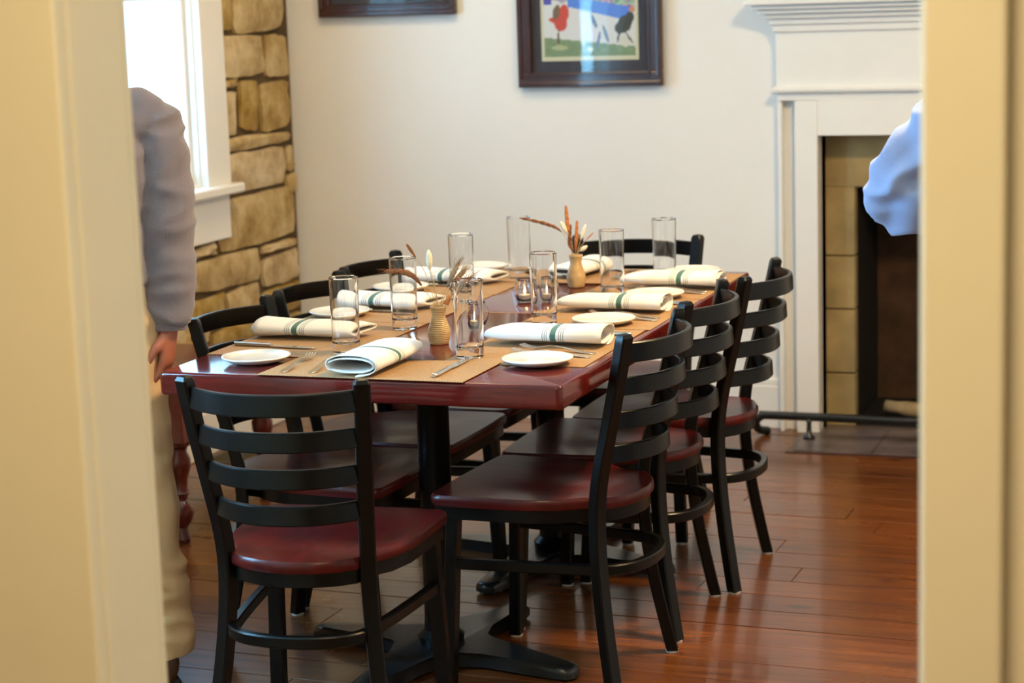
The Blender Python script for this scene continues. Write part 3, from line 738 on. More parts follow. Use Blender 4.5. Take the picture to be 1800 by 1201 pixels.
# ------------------------------------------------------------------ tableware
TZ = 0.760
def mat_(x0, x1, y0, y1, rz, lab, dz=0.0):
    bm = bmesh.new(); w2, h2 = (x1-x0)/2, (y1-y0)/2
    box(bm, -w2, w2, -h2, h2, 0, 0.0016, bev=0.0005)
    o = obj('placemat', bm, 'placemat', None, loc=((x0+x1)/2, (y0+y1)/2, TZ+dz+0.0001), rotz=rz)
    return tag(o, lab, 'placemat', 'woven tan placemats')
mat_(0.243, 0.720, -0.004, 0.226, -0.01, 'tan woven placemat at the near end of the table', 0.0018)
mat_(0.004, 0.352, 0.222, 0.706, 0.0, 'tan woven placemat on the left side nearest the viewer')
mat_(0.004, 0.352, 0.712, 1.190, 0.0, 'tan woven placemat in the middle of the left side')
mat_(0.006, 0.356, 1.196, 1.670, 0.0, 'tan woven placemat at the far end of the left side')
mat_(0.585, 0.914, 0.212, 0.692, 0.0, 'tan woven placemat on the right side nearest the viewer')
mat_(0.580, 0.925, 0.700, 1.176, 0.0, 'tan woven placemat in the middle of the right side')
mat_(0.590, 0.930, 1.184, 1.660, 0.0, 'tan woven placemat on the right side closest to the fireplace')
mat_(0.300, 0.700, 1.42, 1.712, 0.0, 'tan woven placemat at the far end of the table', 0.0018)

PLATE = [(0, 0.0), (0.040, 0.0), (0.046, 0.001), (0.066, 0.007), (0.0765, 0.0135), (0.078, 0.0155), (0.0765, 0.0172), (0.073, 0.0162), (0.062, 0.0118), (0.050, 0.0095), (0, 0.0090)]
pm = None
def plate(x, y, lab, z=TZ+0.0018):
    global pm
    if pm is None:
        o = obj('side_plate', lt(PLATE, 56), 'plate', None, smooth=True); pm = o.data
    else: o = obj('side_plate', pm, 'plate')
    o.location = (x, y, z); tag(o, lab, 'plate', 'cream side plates')
plate(0.166, 0.150, 'round cream plate at the near left corner of the table', TZ+0.0002)
plate(0.806, 0.222, 'round cream plate at the near right corner, below the fork tines', TZ+0.0018)
plate(0.790, 0.765, 'round cream plate on the right side behind the first striped napkin', TZ+0.0018)
plate(0.800, 1.190, 'round cream plate on the right side behind the second striped napkin')
plate(0.785, 1.640, 'round cream plate at the far right corner of the table', TZ+0.0002)
plate(0.085, 0.783, 'round cream plate on the left side behind the first striped napkin')
plate(0.070, 1.222, 'round cream plate on the left side behind the second striped napkin')
plate(0.150, 1.645, 'round cream plate at the far left corner of the table')

def napkin_bm(L=0.255, a=0.052, b=0.0175, seed=0, pinch=0.55):
    r = random.Random(seed); bm = bmesh.new(); nt_ = 64; nx = 16; th = 0.0014
    grid = []
    T0, T1 = -0.45*PI, 2.9*PI
    for i in range(nx+1):
        u = i/nx; x = -L/2+L*u; row_ = []
        q = min(1, u/0.22); fl = pinch+(1-pinch)*math.sin(q*PI/2)
        aa = a*(1.0-0.22*(1-q)**2) ; bb = b*fl*(1+0.05*math.sin(u*9+seed))
        if u > 0.7: bb *= 1+0.9*(u-0.7)**1.2
        for k in range(nt_+1):
            s = k/nt_; tt = T0+(T1-T0)*s; sh = 1-0.22*s
            cx_ = aa*math.copysign(abs(math.cos(tt))**0.85, math.cos(tt))*sh
            cz_ = bb*math.copysign(abs(math.sin(tt))**0.9, math.sin(tt))*(sh if s < 0.5 else sh*0.8)
            x_off = 0.012*math.cos(tt)*(1-q)+0.004*math.sin(tt*0.5+seed)*(u)
            row_.append(Vector((x+x_off, cx_, cz_)))
        grid.append(row_)
    zmin = min(v.z for rw in grid for v in rw)
    V = [[bm.verts.new(v-Vector((0, 0, zmin-th))) for v in rw] for rw in grid]
    for i in range(nx):
        for k in range(nt_): bm.faces.new((V[i][k], V[i+1][k], V[i+1][k+1], V[i][k+1]))
    return bm
def solid(o, th, off=0):
    m = o.modifiers.new('thickness', 'SOLIDIFY'); m.thickness = th; m.offset = off
    dg = bpy.context.evaluated_depsgraph_get(); me = bpy.data.meshes.new_from_object(o.evaluated_get(dg)); o.modifiers.clear(); o.data = me
def napkin(x, y, rz, lab, seed=1, L=0.255, a=0.052, b=0.0175, z=TZ+0.0018):
    o = obj('folded_napkin', napkin_bm(L, a, b, seed), 'napkin', None, smooth=True, loc=(x, y, z), rotz=rz); solid(o, 0.0022)
    tag(o, lab, 'napkin', 'rolled white napkins with green stripes')
napkin(0.462, 0.150, -PI/2-0.02, 'white napkin with green stripes at the near end, open roll facing the viewer', 3, 0.29, 0.064, 0.0195, TZ+0.0036)
napkin(0.752, 0.472, 0.0, 'white green-striped napkin on the right side nearest the viewer', 1, 0.268, 0.056, 0.0205)
napkin(0.762, 0.962, 0.0, 'white green-striped napkin in the middle of the right side', 2, 0.262, 0.054, 0.020)
napkin(0.806, 1.375, 0.0, 'white green-striped napkin on the right side closest to the fireplace', 4, 0.255, 0.054, 0.020)
napkin(0.150, 0.485, PI, 'white green-striped napkin on the left side nearest the viewer', 5, 0.27, 0.062, 0.0170)
napkin(0.150, 0.940, PI, 'white green-striped napkin in the middle of the left side', 6, 0.27, 0.060, 0.0170)
napkin(0.160, 1.400, PI, 'white green-striped napkin on the left side farthest from the viewer', 7, 0.27, 0.060, 0.0170)
napkin(0.475, 1.585, PI/2-0.15, 'white napkin at the far end of the table behind the smaller vase', 8, 0.22, 0.055, 0.018, TZ+0.0036)

def fork_bm():
    bm = bmesh.new(); L = 0.195
    # handle+neck+root of tines as a lofted strip; x from handle end (0) to root 0.150
    st = [(0.0, 0.004, 0.0), (0.004, 0.0075, 0.0004), (0.02, 0.0088, 0.0010), (0.05, 0.0072, 0.003), (0.09, 0.0042, 0.0085), (0.115, 0.0030, 0.0100), (0.128, 0.0038, 0.0085), (0.140, 0.0100, 0.0055), (0.150, 0.0120, 0.0040)]
    pts = []; secs = []
    for x, w_, z in st:
        pts.append((Vector((x, 0, z+0.0014)), Vector((0, 1, 0)), Vector((0, 0, 1)))); secs.append(rect_sec(w_, 0.0011, 0.0005))
    sweep(bm, pts, secs)
    for k in range(4):
        y = (-0.0098+k*0.00653)
        tt = [(0.149, 0.0018, 0.0041), (0.165, 0.0016, 0.0028), (0.185, 0.0013, 0.0050), (0.196, 0.0007, 0.0090)]
        sweep(bm, [(Vector((x, y*(1 if x < .19 else .96), z+0.0014)), Vector((0, 1, 0)), Vector((0, 0, 1))) for x, w_, z in tt], [rect_sec(w_, 0.0009, 0.0003) for x, w_, z in tt])
    return bm
fm = None
def fork(x, y, rz, lab, z=TZ+0.0016):
    global fm
    if fm is None:
        o = obj('dinner_fork', fork_bm(), 'steel', None, smooth='auto'); fm = o.data
    else: o = obj('dinner_fork', fm, 'steel')
    o.location = (x, y, z); o.rotation_euler = (0, 0, rz); tag(o, lab, 'fork', 'steel forks')
fork(0.292, 0.022, math.radians(96), 'steel fork at the near end beside the cream plate, left of the pair', TZ+0.0034)
fork(0.358, 0.026, math.radians(96), 'steel fork at the near end touching the white napkin, right of the pair', TZ+0.0034)
fork(0.896, 0.318, math.radians(171), 'steel fork nearest the cream plate at the near right corner')
fork(0.893, 0.362, math.radians(165), 'steel fork between the near right plate and its napkin')
fork(0.908, 0.826, math.radians(172), 'steel fork beside the plate in the middle of the right side')
fork(0.904, 0.862, math.radians(167), 'steel fork beside the napkin in the middle of the right side')
fork(0.915, 1.272, math.radians(172), 'steel fork on the right side next to the plate closest to the fireplace')
fork(0.912, 1.306, math.radians(170), 'steel fork on the right side next to the napkin closest to the fireplace')
fork(0.035, 1.510, 0.05, 'steel fork beyond the farthest napkin on the left side')
fork(0.600, 1.700, math.radians(-92), 'steel fork at the far end beside the tall glasses, nearest the napkin', TZ+0.0034)
fork(0.645, 1.700, math.radians(-90), 'steel fork at the far end beside the tall glasses, nearest the plate', TZ+0.0034)
def knife_parts(root):
    bm = bmesh.new(); st = [(0.0, .003), (0.003, .0065), (0.012, .0078), (0.03, .0080), (0.07, .0066), (0.092, .0056), (0.098, .0066), (0.102, .0066)]
    sweep(bm, [(Vector((x, 0, 0.0048)), Vector((0, 1, 0)), Vector((0, 0, 1))) for x, _ in st], [[(w_*math.cos(k*PI/5), (0.0030 + w_*0.2)*math.sin(k*PI/5)) for k in range(10)] for _, w_ in st])
    obj('handle', bm, 'steel', root, smooth='auto')
    bm = bmesh.new(); st = [(0.100, .006, 0), (0.115, .0080, 0), (0.17, .0088, 0), (0.205, .0080, 0.001), (0.218, .004, 0.004), (0.222, .0008, .006)]
    sweep(bm, [(Vector((x, d, 0.0036)), Vector((0, 1, 0)), Vector((0, 0, 1))) for x, w_, d in st], [rect_sec(w_, 0.0009, 0.0004) for _, w_, _ in st])
    obj('blade', bm, 'steel', root, smooth='auto')
k0 = thing('dinner_knife', 'steel dinner knife at the near end beside the clear glass', 'knife', (0.641, 0.028, TZ+0.0034), math.radians(90.5), 'steel knives'); knife_parts(k0)
for x, y, rz, lab in ((0.015, 0.338, -0.10, 'steel dinner knife on the left side nearest the viewer'), (0.040, 0.868, -0.05, 'steel dinner knife in the middle of the left side'),
                      (0.040, 1.325, -0.05, 'steel dinner knife on the left side farthest from the viewer'), (0.906, 0.607, math.radians(179), 'steel dinner knife on the right side nearest the viewer'), (0.915, 1.085, math.radians(179), 'steel dinner knife in the middle of the right side'),
                      (0.915, 1.500, math.radians(180), 'steel dinner knife on the right side closest to the fireplace')):
    copy_tree(k0, (x, y, TZ+0.0017), rz, lab)

# tall clear glasses
GP = [(0, 0), (0.0285, 0), (0.0300, 0.0015), (0.0312, 0.02), (0.0335, 0.171), (0.0329, 0.1732), (0.0321, 0.171), (0.0297, 0.028), (0.0275, 0.0235), (0.020, 0.0215), (0, 0.0208)]
gm = None
for x, y, lab in ((0.627, 0.283, 'tall clear glass at the near end, behind the knife tip'), (0.323, 0.292, 'tall clear glass on the left side, nearest the viewer'),
                  (0.328, 0.628, 'tall clear glass on the left side in front of the second napkin'), (0.643, 0.755, 'tall clear glass in the middle of the right side'),
                  (0.676, 1.222, 'tall clear glass on the right beside the smaller vase'), (0.746, 1.490, 'tall clear glass at the far right, in front of the far chair'),
                  (0.300, 1.095, 'tall clear glass on the left side behind the dried flowers'), (0.318, 1.505, 'tall clear glass at the far left, against the bare wall')):
    if gm is None:
        o = obj('tall_glass', lt(GP, 64), 'glass', None, smooth='auto'); gm = o.data; gm.set_sharp_from_angle(angle=math.radians(12))
    else: o = obj('tall_glass', gm, 'glass')
    o.location = (x, y, TZ+0.0022+(0.0018 if y < .25 else 0)); tag(o, lab, 'glass', 'tall clear glasses')

# votive candle holders: round globe, tea light, flame
def votive(x, y, lab):
    t = thing('votive_candle', lab, 'candle', (x, y, TZ+0.0004), 0, 'glass votive candles')
    obj('glass_globe', lt([(0, 0), (0.017, 0), (0.019, 0.002), (0.0270, 0.018), (0.0290, 0.032), (0.0270, 0.046), (0.0215, 0.058), (0.0220, 0.062), (0.0205, 0.062), (0.0200, 0.058), (0.0253, 0.045), (0.0272, 0.032), (0.0252, 0.019), (0.0170, 0.006), (0, 0.005)], 32), 'glass', t, smooth=True)
    c = obj('candle', lt([(0, 0.0056), (0.0150, 0.0056), (0.0158, 0.007), (0.0158, 0.0200), (0.0145, 0.0205), (0, 0.0195)], 24), 'wax', t, smooth='auto')
    obj('flame', lt([(0, 0.021), (0.0024, 0.024), (0.0034, 0.028), (0.0022, 0.035), (0, 0.042)], 10), 'flame', c, smooth=True)
votive(0.492, 0.690, 'lit round glass votive behind the near tall glass')
votive(0.480, 1.080, 'lit round glass votive beside the seam, left of the pair near the small vase')
votive(0.524, 1.140, 'lit round glass votive beside the small vase, right of the pair')

# vases and dried stems
VP = [(0, 0), (0.0215, 0), (0.0225, 0.003), (0.0240, 0.008), (0.0265, 0.022), (0.0258, 0.034), (0.0205, 0.050), (0.0165, 0.062), (0.0160, 0.072), (0.0185, 0.083), (0.0198, 0.0865), (0.0190, 0.0885), (0.0172, 0.0870), (0.0145, 0.074), (0.0145, 0.062), (0.0230, 0.030), (0.0190, 0.006), (0, 0.005)]
vm = None
RV = Vector((0.942, 0.333, 0)).normalized(); BV = Vector((-0.333, 0.942, 0)).normalized()
def vase(x, y, lab):
    global vm
    if vm is None: o = obj('bud_vase', lt(VP, 40), 'vase', None, smooth=True); vm = o.data
    else: o = obj('bud_vase', vm, 'vase')
    o.location = (x, y, TZ+0.0004); tag(o, lab, 'vase', 'small stoneware bud vases'); return o
vase(0.490, 0.445, 'small ribbed stoneware bud vase nearest the viewer, holding wheat and grasses')
vase(0.530, 1.365, 'small tan stoneware bud vase farther down the table, holding rust grasses')
def stem_thing(vx, vy, pts, head, headmat, lab, name='dried_grass', awn=0, hr=0.004, hl=0.35, seed=0, grp='dried stems in the vases', depth=0.0, sr=0.0007):
    """pts: (right, up) metres measured from the vase mouth centre; head from fraction (1-hl) of the path to its end"""
    r = random.Random(seed); base = Vector((vx, vy, TZ))
    P3 = [Vector((0, 0, 0.010))] + [RV*a + BV*(depth*i/len(pts)) + Vector((0, 0, 0.086+b)) for i, (a, b) in enumerate(pts)]
    P3[1] = RV*pts[0][0]*0.9 + Vector((0, 0, 0.088))
    t = thing(name, lab, 'dried flower', base, 0, grp)
    C = spline(P3, 8); bm = bmesh.new(); tube(bm, C, sr, 6); obj('stem', bm, 'stem', t, smooth=True)
    n = len(C); i0 = int(n*(1-hl)); H = C[i0:]
    if head == 'ear':
        bm = bmesh.new(); m = len(H)
        # overlapping grains around the axis
        steps = 26
        for k in range(steps):
            f = k/(steps-1)*(m-1); i = int(f); p = H[i].lerp(H[min(i+1, m-1)], f-i)
            tg = (H[min(i+1, m-1)]-H[max(i-1, 0)]).normalized()
            prof = math.sin(PI*min(1, (k+2)/(steps+2)))**0.6
            for q in range(2):
                a = k*2.4+q*PI; o_ = tg.orthogonal().normalized(); o2 = tg.cross(o_); d = (o_*math.cos(a)+o2*math.sin(a))
                c = p + d*hr*0.45*prof; tip = c + tg*hr*2.3 + d*hr*0.5
                tube(bm, [c-tg*hr*0.9, c, c.lerp(tip, .6), tip], [hr*.2, hr*.62*prof+.0002, hr*.46*prof+.0002, hr*.05], 5)
        obj('seed_head', bm, headmat, t, smooth=True)
        if awn:
            bm = bmesh.new(); m = len(H)
            for k in range(38):
                f = r.uniform(0.1, 0.95); i = int(f*(m-1)); tg = (H[min(i+1, m-1)]-H[max(i-1, 0)]).normalized()
                d = Vector((r.uniform(-1, 1), r.uniform(-1, 1), r.uniform(-1, 1)))*0.28
                q = H[i]; e = q + (tg+d).normalized()*awn*r.uniform(.7, 1.1)
                tube(bm, [q, q.lerp(e, .5)+Vector((0, 0, .001)), e], [0.0006, 0.00045, 0.0002], 4)
            obj('awns', bm, headmat, t)['kind'] = 'stuff'
    elif head == 'bunny':
        a, b = H[0], H[-1]; L = (b-a).length; ax = (b-a).normalized(); bm = bmesh.new(); pr = []
        fr2 = []; secs = []
        o_ = ax.orthogonal().normalized(); o2 = ax.cross(o_)
        for k in range(11):
            s = k/10; rad = max(0.0004, hr*math.sin(PI*min(1, max(0.02, s)))**0.55); fr2.append((a.lerp(b, s), o_, o2)); secs.append([((rad*(1+r.uniform(-.08, .08)))*math.cos(2*PI*j/12), rad*math.sin(2*PI*j/12)) for j in range(12)])
        sweep(bm, fr2, secs); obj('seed_head', bm, headmat, t, smooth=True)
    return t
v1 = (0.490, 0.445)
S = 0.00122
def px(*l): return [((x-774)*S, (541-y)*S) for x, y in l]
stem_thing(*v1, px((766, 540), (748, 505), (730, 482), (708, 472), (684, 470)), 'ear', 'brown_head', 'arching brown bearded wheat ear bending left over the near vase', 'wheat_ear', awn=0.035, hr=0.0060, hl=0.52, seed=1)
stem_thing(*v1, px((768, 540), (757, 490), (745, 460), (731, 438), (722, 424)), 'ear', 'brown_head', 'thin reddish brown grass spike rising left above the near vase', 'grass_spike', hr=0.0034, hl=0.26, seed=2)
stem_thing(*v1, px((771, 540), (766, 500), (760, 466), (760, 430)), 'bunny', 'cream_head', 'fluffy cream bunny tail standing upright in the near vase', 'bunny_tail', hr=0.0076, hl=0.30, seed=3)
stem_thing(*v1, px((773, 540), (768, 495), (757, 455)), 'ear', 'cream_head', 'pale thin grass blade beside the bunny tail in the near vase', 'grass_spike', hr=0.0016, hl=0.3, seed=4, sr=0.0011)
stem_thing(*v1, px((778, 540), (789, 510), (801, 485), (811, 466)), 'ear', 'grey_head', 'greyish wheat ear leaning right, leftmost of three over the near vase', 'wheat_ear', awn=0.038, hr=0.0058, hl=0.42, seed=5)
stem_thing(*v1, px((780, 540), (793, 514), (808, 494), (822, 478)), 'ear', 'grey_head', 'greyish wheat ear leaning right, middle of three over the near vase', 'wheat_ear', awn=0.044, hr=0.0056, hl=0.42, seed=6, depth=0.02)
stem_thing(*v1, px((782, 541), (797, 522), (814, 505), (834, 488)), 'ear', 'grey_head', 'greyish wheat ear leaning lowest to the right over the near vase', 'wheat_ear', awn=0.046, hr=0.0054, hl=0.42, seed=7, depth=-0.02)
stem_thing(*v1, px((782, 541), (789, 533), (794, 525)), 'ear', 'orange_head', 'short golden seed cluster at the lip of the near vase', 'seed_cluster', hr=0.0045, hl=0.45, seed=8)
v2 = (0.530, 1.365)
def px2(*l): return [((x-1016)*0.00150, (452-y)*0.00150) for x, y in l]
stem_thing(*v2, px2((1010, 450), (1000, 420), (985, 402), (960, 391), (922, 381)), 'ear', 'brown_head', 'brown grass plume arching left from the farther vase', 'wheat_ear', hr=0.0044, hl=0.46, seed=11)
stem_thing(*v2, px2((1013, 450), (1008, 420), (1003, 395), (1001, 366)), 'ear', 'orange_head', 'tallest rust grass spike in the farther vase', 'grass_spike', hr=0.0050, hl=0.42, seed=12)
stem_thing(*v2, px2((1016, 450), (1018, 420), (1020, 393)), 'ear', 'orange_head', 'short rust grass spike in the middle of the farther vase', 'grass_spike', hr=0.0045, hl=0.6, seed=13)
stem_thing(*v2, px2((1013, 450), (1006, 430), (1008, 400)), 'ear', 'brown_head', 'short brown grass spike in the middle of the farther vase', 'grass_spike', hr=0.0045, hl=0.6, seed=14)
stem_thing(*v2, px2((1012, 450), (1003, 415), (990, 388)), 'bunny', 'cream_head', 'pale bunny tail leaning left in the farther vase', 'bunny_tail', hr=0.0075, hl=0.30, seed=15)
stem_thing(*v2, px2((1019, 450), (1027, 420), (1036, 395)), 'bunny', 'cream_head', 'slim pale bunny tail leaning right in the farther vase', 'bunny_tail', hr=0.0055, hl=0.38, seed=16)
stem_thing(*v2, px2((1020, 451), (1026, 443), (1038, 434)), 'bunny', 'cream_head', 'small pale bunny tail drooping low right at the farther vase lip', 'bunny_tail', hr=0.0060, hl=0.42, seed=17)
stem_thing(*v2, px2((1019, 450), (1032, 428), (1048, 412)), 'ear', 'orange_head', 'thin tan blade reaching far right from the farther vase', 'grass_spike', hr=0.0016, hl=0.3, seed=18)

# ------------------------------------------------------------------ low mahogany stand with turned legs, by the stone wall
ts = thing('low_mahogany_stand', 'low dark red mahogany stand with turned legs beside the stone wall', 'stand', (-0.86, 1.40, 0))
obj('stand_top', bx(-0.24, 0.24, -0.20, 0.42, 0.455, 0.485, bev=0.008, seg=3), 'mahog', ts)
LP = [(0, 0), (0.018, 0), (0.022, 0.012), (0.016, 0.028), (0.014, 0.045), (0.028, 0.065), (0.036, 0.088), (0.030, 0.112), (0.018, 0.128), (0.020, 0.140), (0.027, 0.150), (0.020, 0.162), (0.022, 0.19), (0.033, 0.225), (0.034, 0.250), (0.024, 0.272), (0.026, 0.285), (0.036, 0.292), (0.036, 0.300), (0, 0.300)]
for lx in (-0.2, 0.2):
    for ly in (-0.16, 0.38):
        l = obj('turned_leg', lt(LP, 24, center=(lx, ly, 0)), 'mahog', ts, smooth='auto')
        obj('leg_block', bx(lx-0.036, lx+0.036, ly-0.036, ly+0.036, 0.300, 0.455, bev=0.004), 'mahog', l)
bm = bmesh.new(); box(bm, -0.165, 0.165, -0.17, -0.15, 0.36, 0.455); box(bm, -0.165, 0.165, 0.37, 0.39, 0.36, 0.455); box(bm, 0.19, 0.21, -0.125, 0.345, 0.36, 0.455); box(bm, -0.21, -0.19, -0.125, 0.345, 0.36, 0.455)
obj('apron', bm, 'mahog', ts)
#PEOPLE#
# ------------------------------------------------------------------ people
def fuse(name, bm, mat, parent, voxel, smooth=4, folds=0.0, fscale=0.12):
    o = obj(name, bm, mat, parent, smooth=True)
    m = o.modifiers.new('r', 'REMESH'); m.mode = 'VOXEL'; m.voxel_size = voxel; m.use_smooth_shade = True
    if smooth: s = o.modifiers.new('s', 'SMOOTH'); s.iterations = smooth; s.factor = 0.5
    dg = bpy.context.evaluated_depsgraph_get(); me = bpy.data.meshes.new_from_object(o.evaluated_get(dg)); o.modifiers.clear(); o.data = me
    if folds:
        from mathutils import noise
        ns = [v.normal.copy() for v in me.vertices]
        for v, n_ in zip(me.vertices, ns):
            p = v.co; q = Vector((p.x/fscale, p.y/fscale, p.z/(fscale*0.55)))
            q += noise.noise_vector(q*0.6)*0.6
            r_ = 1-abs(noise.noise(q))*2.2
            v.co = v.co + n_*folds*(r_-0.30)
    for p in me.polygons: p.use_smooth = True
    return o
def loft(bm, secs, n=28):
    """secs: (x, y, z, rx, ry) horizontal ellipses"""
    rings = [[bm.verts.new((x+rx*math.copysign(abs(math.cos(2*PI*k/n))**0.85, math.cos(2*PI*k/n)), y+ry*math.sin(2*PI*k/n), z)) for k in range(n)] for x, y, z, rx, ry in secs]
    for a, b in zip(rings, rings[1:]):
        for k in range(n): bm.faces.new((a[k], a[(k+1) % n], b[(k+1) % n], b[k]))
    bm.faces.new(rings[0][::-1]); bm.faces.new(rings[-1])
def hand(bm, W, D, Nn, s):
    """wrist W, finger direction D, palm normal Nn (palm faces Nn), s=+1 thumb on D x Nn side"""
    W = Vector(W); D = Vector(D).normalized(); Nn = Vector(Nn); Nn = (Nn-D*Nn.dot(D)).normalized(); T = D.cross(Nn)*s
    sweep(bm, [(W+D*a, T, Nn) for a in (-0.02, 0.0, 0.02, 0.05, 0.085, 0.093)], [[(w_*math.cos(2*PI*k/14), t_*math.sin(2*PI*k/14)) for k in range(14)] for w_, t_ in ((.026, .019), (.026, .019), (.034, .018), (.041, .0155), (.041, .0125), (.036, .009))])
    for i, (off, L) in enumerate(((0.031, 0.070), (0.011, 0.078), (-0.010, 0.073), (-0.030, 0.058))):
        b = W+D*0.078+T*off; sp = T*off*0.25; c = 0.30
        p = [b, b+(D+sp)*L*0.42+Nn*L*0.10, b+(D+sp)*L*0.75+Nn*L*0.30, b+(D+sp)*L*0.95+Nn*L*0.58]
        tube(bm, spline(p, 4), [0.0092]*5+[0.0086]*4+[0.0074]*4, 8)
    b = W+D*0.022+T*0.026
    tube(bm, spline([b, b+D*0.028+T*0.022+Nn*0.012, b+D*0.055+T*0.028+Nn*0.024, b+D*0.078+T*0.024+Nn*0.034], 4), [0.0125]*5+[0.0100]*4+[0.0085]*4, 8)
def head(parent, bm, c, mats, yaw_=0.0):
    """adds a sculpted head around centre c, facing +Y turned by yaw_; returns nothing"""
    g = bmesh.new(); bmesh.ops.create_uvsphere(g, u_segments=48, v_segments=36, radius=1.0)
    R = Matrix.Rotation(yaw_, 3, 'Z')
    for v in g.verts:
        x, y, z = v.co
        X, Y, Z = x*0.076, y*0.096, z*0.118
        if z < 0: k = 1-0.30*(-z)**1.4; X *= k; Y = Y*(1-0.12*(-z)) + 0.018*(-z)
        if y > 0.3:
            e = math.exp(-((x)/0.16)**2-((z+0.18)/0.20)**2); Y += 0.022*e          # nose
            Y += 0.010*math.exp(-((x)/0.10)**2-((z-0.02)/0.16)**2)                      # bridge
            for s in (-1, 1): Y -= 0.010*math.exp(-((x-s*0.40)/0.17)**2-((z-0.06)/0.10)**2)   # sockets
            Y += 0.005*math.exp(-(x/0.5)**2-((z-0.20)/0.07)**2)                     # brow
            Y += 0.006*math.exp(-(x/0.24)**2-((z+0.46)/0.05)**2) + 0.006*math.exp(-(x/0.22)**2-((z+0.58)/0.05)**2) - 0.004*math.exp(-(x/0.24)**2-((z+0.52)/0.02)**2)
            Y += 0.008*math.exp(-(x/0.30)**2-((z+0.86)/0.12)**2)                    # chin
        v.co = R @ Vector((X, Y, Z)) + Vector(c)
    me = bpy.data.meshes.new('h'); g.to_mesh(me); g.free(); bm.from_mesh(me)
    for s in (-1, 1):
        P = [Vector((s*0.074, -0.008+0.020*math.cos(a), -0.004+0.031*math.sin(a))) for a in [PI*0.35+k*PI*1.5/9 for k in range(10)]]
        tube(bm, [R @ (p+Vector((s*0.006, -.004, 0))) + Vector(c) for p in P], 0.0058, 8)
        tube(bm, [R @ Vector((s*0.068, -0.005, z)) + Vector(c) for z in (-0.025, 0, 0.02)], 0.010, 8)
def person(label, loc, rotz, P, mats, H):
    t = thing('person', label, 'person', loc, rotz)
    V = Vector
    # ---- body: one continuous surface
    bm = bmesh.new()
    zs = P['sh'][1].z
    loft(bm, [(0, 0, 0.84, .11, .080), (0, 0, 0.95, .115, .08), (0, 0, 1.08, .100, .07), (0, 0, zs-0.16, .110, .075), (0, -.005, zs-0.05, .125, .062), (0, -.01, zs-0.005, .08, .05)])
    tube(bm, [V((0, -0.012, zs-0.02)), V((0, -0.005, zs+0.06)), V((0, 0.01, zs+0.14))], [0.062, 0.054, 0.056], 16)
    hc = (0, 0.022, H-0.118); head(t, bm, hc, mats, P.get('hy', 0))
    for s, k in ((-1, 'L'), (1, 'R')):
        sh = P['sh'][1] if s > 0 else V((-P['sh'][1].x, P['sh'][1].y, P['sh'][1].z))
        sh = P.get('sh'+k, sh); el, wr = P['el'+k], P['wr'+k]
        C = spline([sh, el, wr], 6); n = len(C)
        tube(bm, C, [0.036-0.010*i/(n-1) for i in range(n)], 14)
        hand(bm, wr, P['hd'+k], P['hn'+k], P['hs'+k])
        hip, kn, an = P['hip'+k], P['kn'+k], P['an'+k]
        tube(bm, [hip, hip.lerp(kn, .5), kn, kn.lerp(an, .4), an, an-V((0, 0, .05))], [.062, .055, .045, .045, .034, .032], 14)
    fuse('body', bm, mats['skin'], t, 0.0052, 3)
    R = Matrix.Rotation(P.get('hy', 0), 3, 'Z')
    for s in (-1, 1):
        b2 = bmesh.new(); bmesh.ops.create_uvsphere(b2, u_segments=16, v_segments=12, radius=0.0115)
        bmesh.ops.translate(b2, verts=b2.verts, vec=R @ V((s*0.030, 0.0775, 0.007))+V(hc)); e_ = obj('eye', b2, 'eye', t, smooth=True)
        b2 = bmesh.new(); bmesh.ops.create_uvsphere(b2, u_segments=12, v_segments=8, radius=0.0055)
        bmesh.ops.translate(b2, verts=b2.verts, vec=R @ V((s*0.030, 0.0845, 0.007))+V(hc)); obj('iris', b2, 'hair', e_, smooth=True)
    # hair
    b2 = bmesh.new(); bmesh.ops.create_uvsphere(b2, u_segments=40, v_segments=28, radius=1.0)
    dele = []
    for v in b2.verts:
        x, y, z = v.co
        lim = 0.62 if y > 0.30 else (0.30 if y > 0.02 else (-0.12 if y > -0.30 else -0.50))
        if z < lim-0.08 : dele.append(v)
        n_ = 1+0.02*math.sin(17*x+9*z)*math.cos(13*y)
        v.co = R @ Vector((x*0.0835*n_, (y*0.103-0.004)*n_, z*0.1235*n_+0.004)) + V(hc)
    bmesh.ops.delete(b2, geom=dele, context='VERTS'); ho = obj('hair', b2, mats['hair'], t, smooth=True); solid(ho, 0.009, -1)
    # ---- shirt
    bm = bmesh.new(); hz = P['hem']
    loft(bm, [(0, 0.005, hz, .172, .128), (0, 0.005, hz+.10, .170, .125), (0, 0.0, 1.10, .160, .118), (0, 0, zs-0.17, .178, .125), (0, -.005, zs-0.06, .176, .105), (0, -.008, zs-0.01, .150, .085), (0, -.008, zs+0.03, .105, .072), (0, -.008, zs+0.055, .068, .064)])
    for s, k in ((-1, 'L'), (1, 'R')):
        sh = V((s*P['sh'][1].x, P['sh'][1].y, P['sh'][1].z)); sh = P.get('sh'+k, sh); el, wr = P['el'+k], P['wr'+k]
        a = V((s*0.08, -0.005, zs-0.02)); D = (wr-el).normalized(); cuff = el+(wr-el)*P['sleeve'+k]
        C = spline([a, sh, sh.lerp(el, .5)+V((s*.008, -.004, 0)), el, el.lerp(cuff, .55), cuff], 5)
        rr_ = P['rad'+k]; n = len(C); rads = []
        for i in range(n):
            f = i/(n-1)*(len(rr_)-1); j = min(int(f), len(rr_)-2); rads.append(rr_[j]*(1-(f-j))+rr_[j+1]*(f-j))
        tube(bm, C, rads, 18)
    fuse('shirt', bm, mats['shirt'], t, 0.0075, 5, folds=P.get('folds', 0.012), fscale=P.get('fs', 0.12))
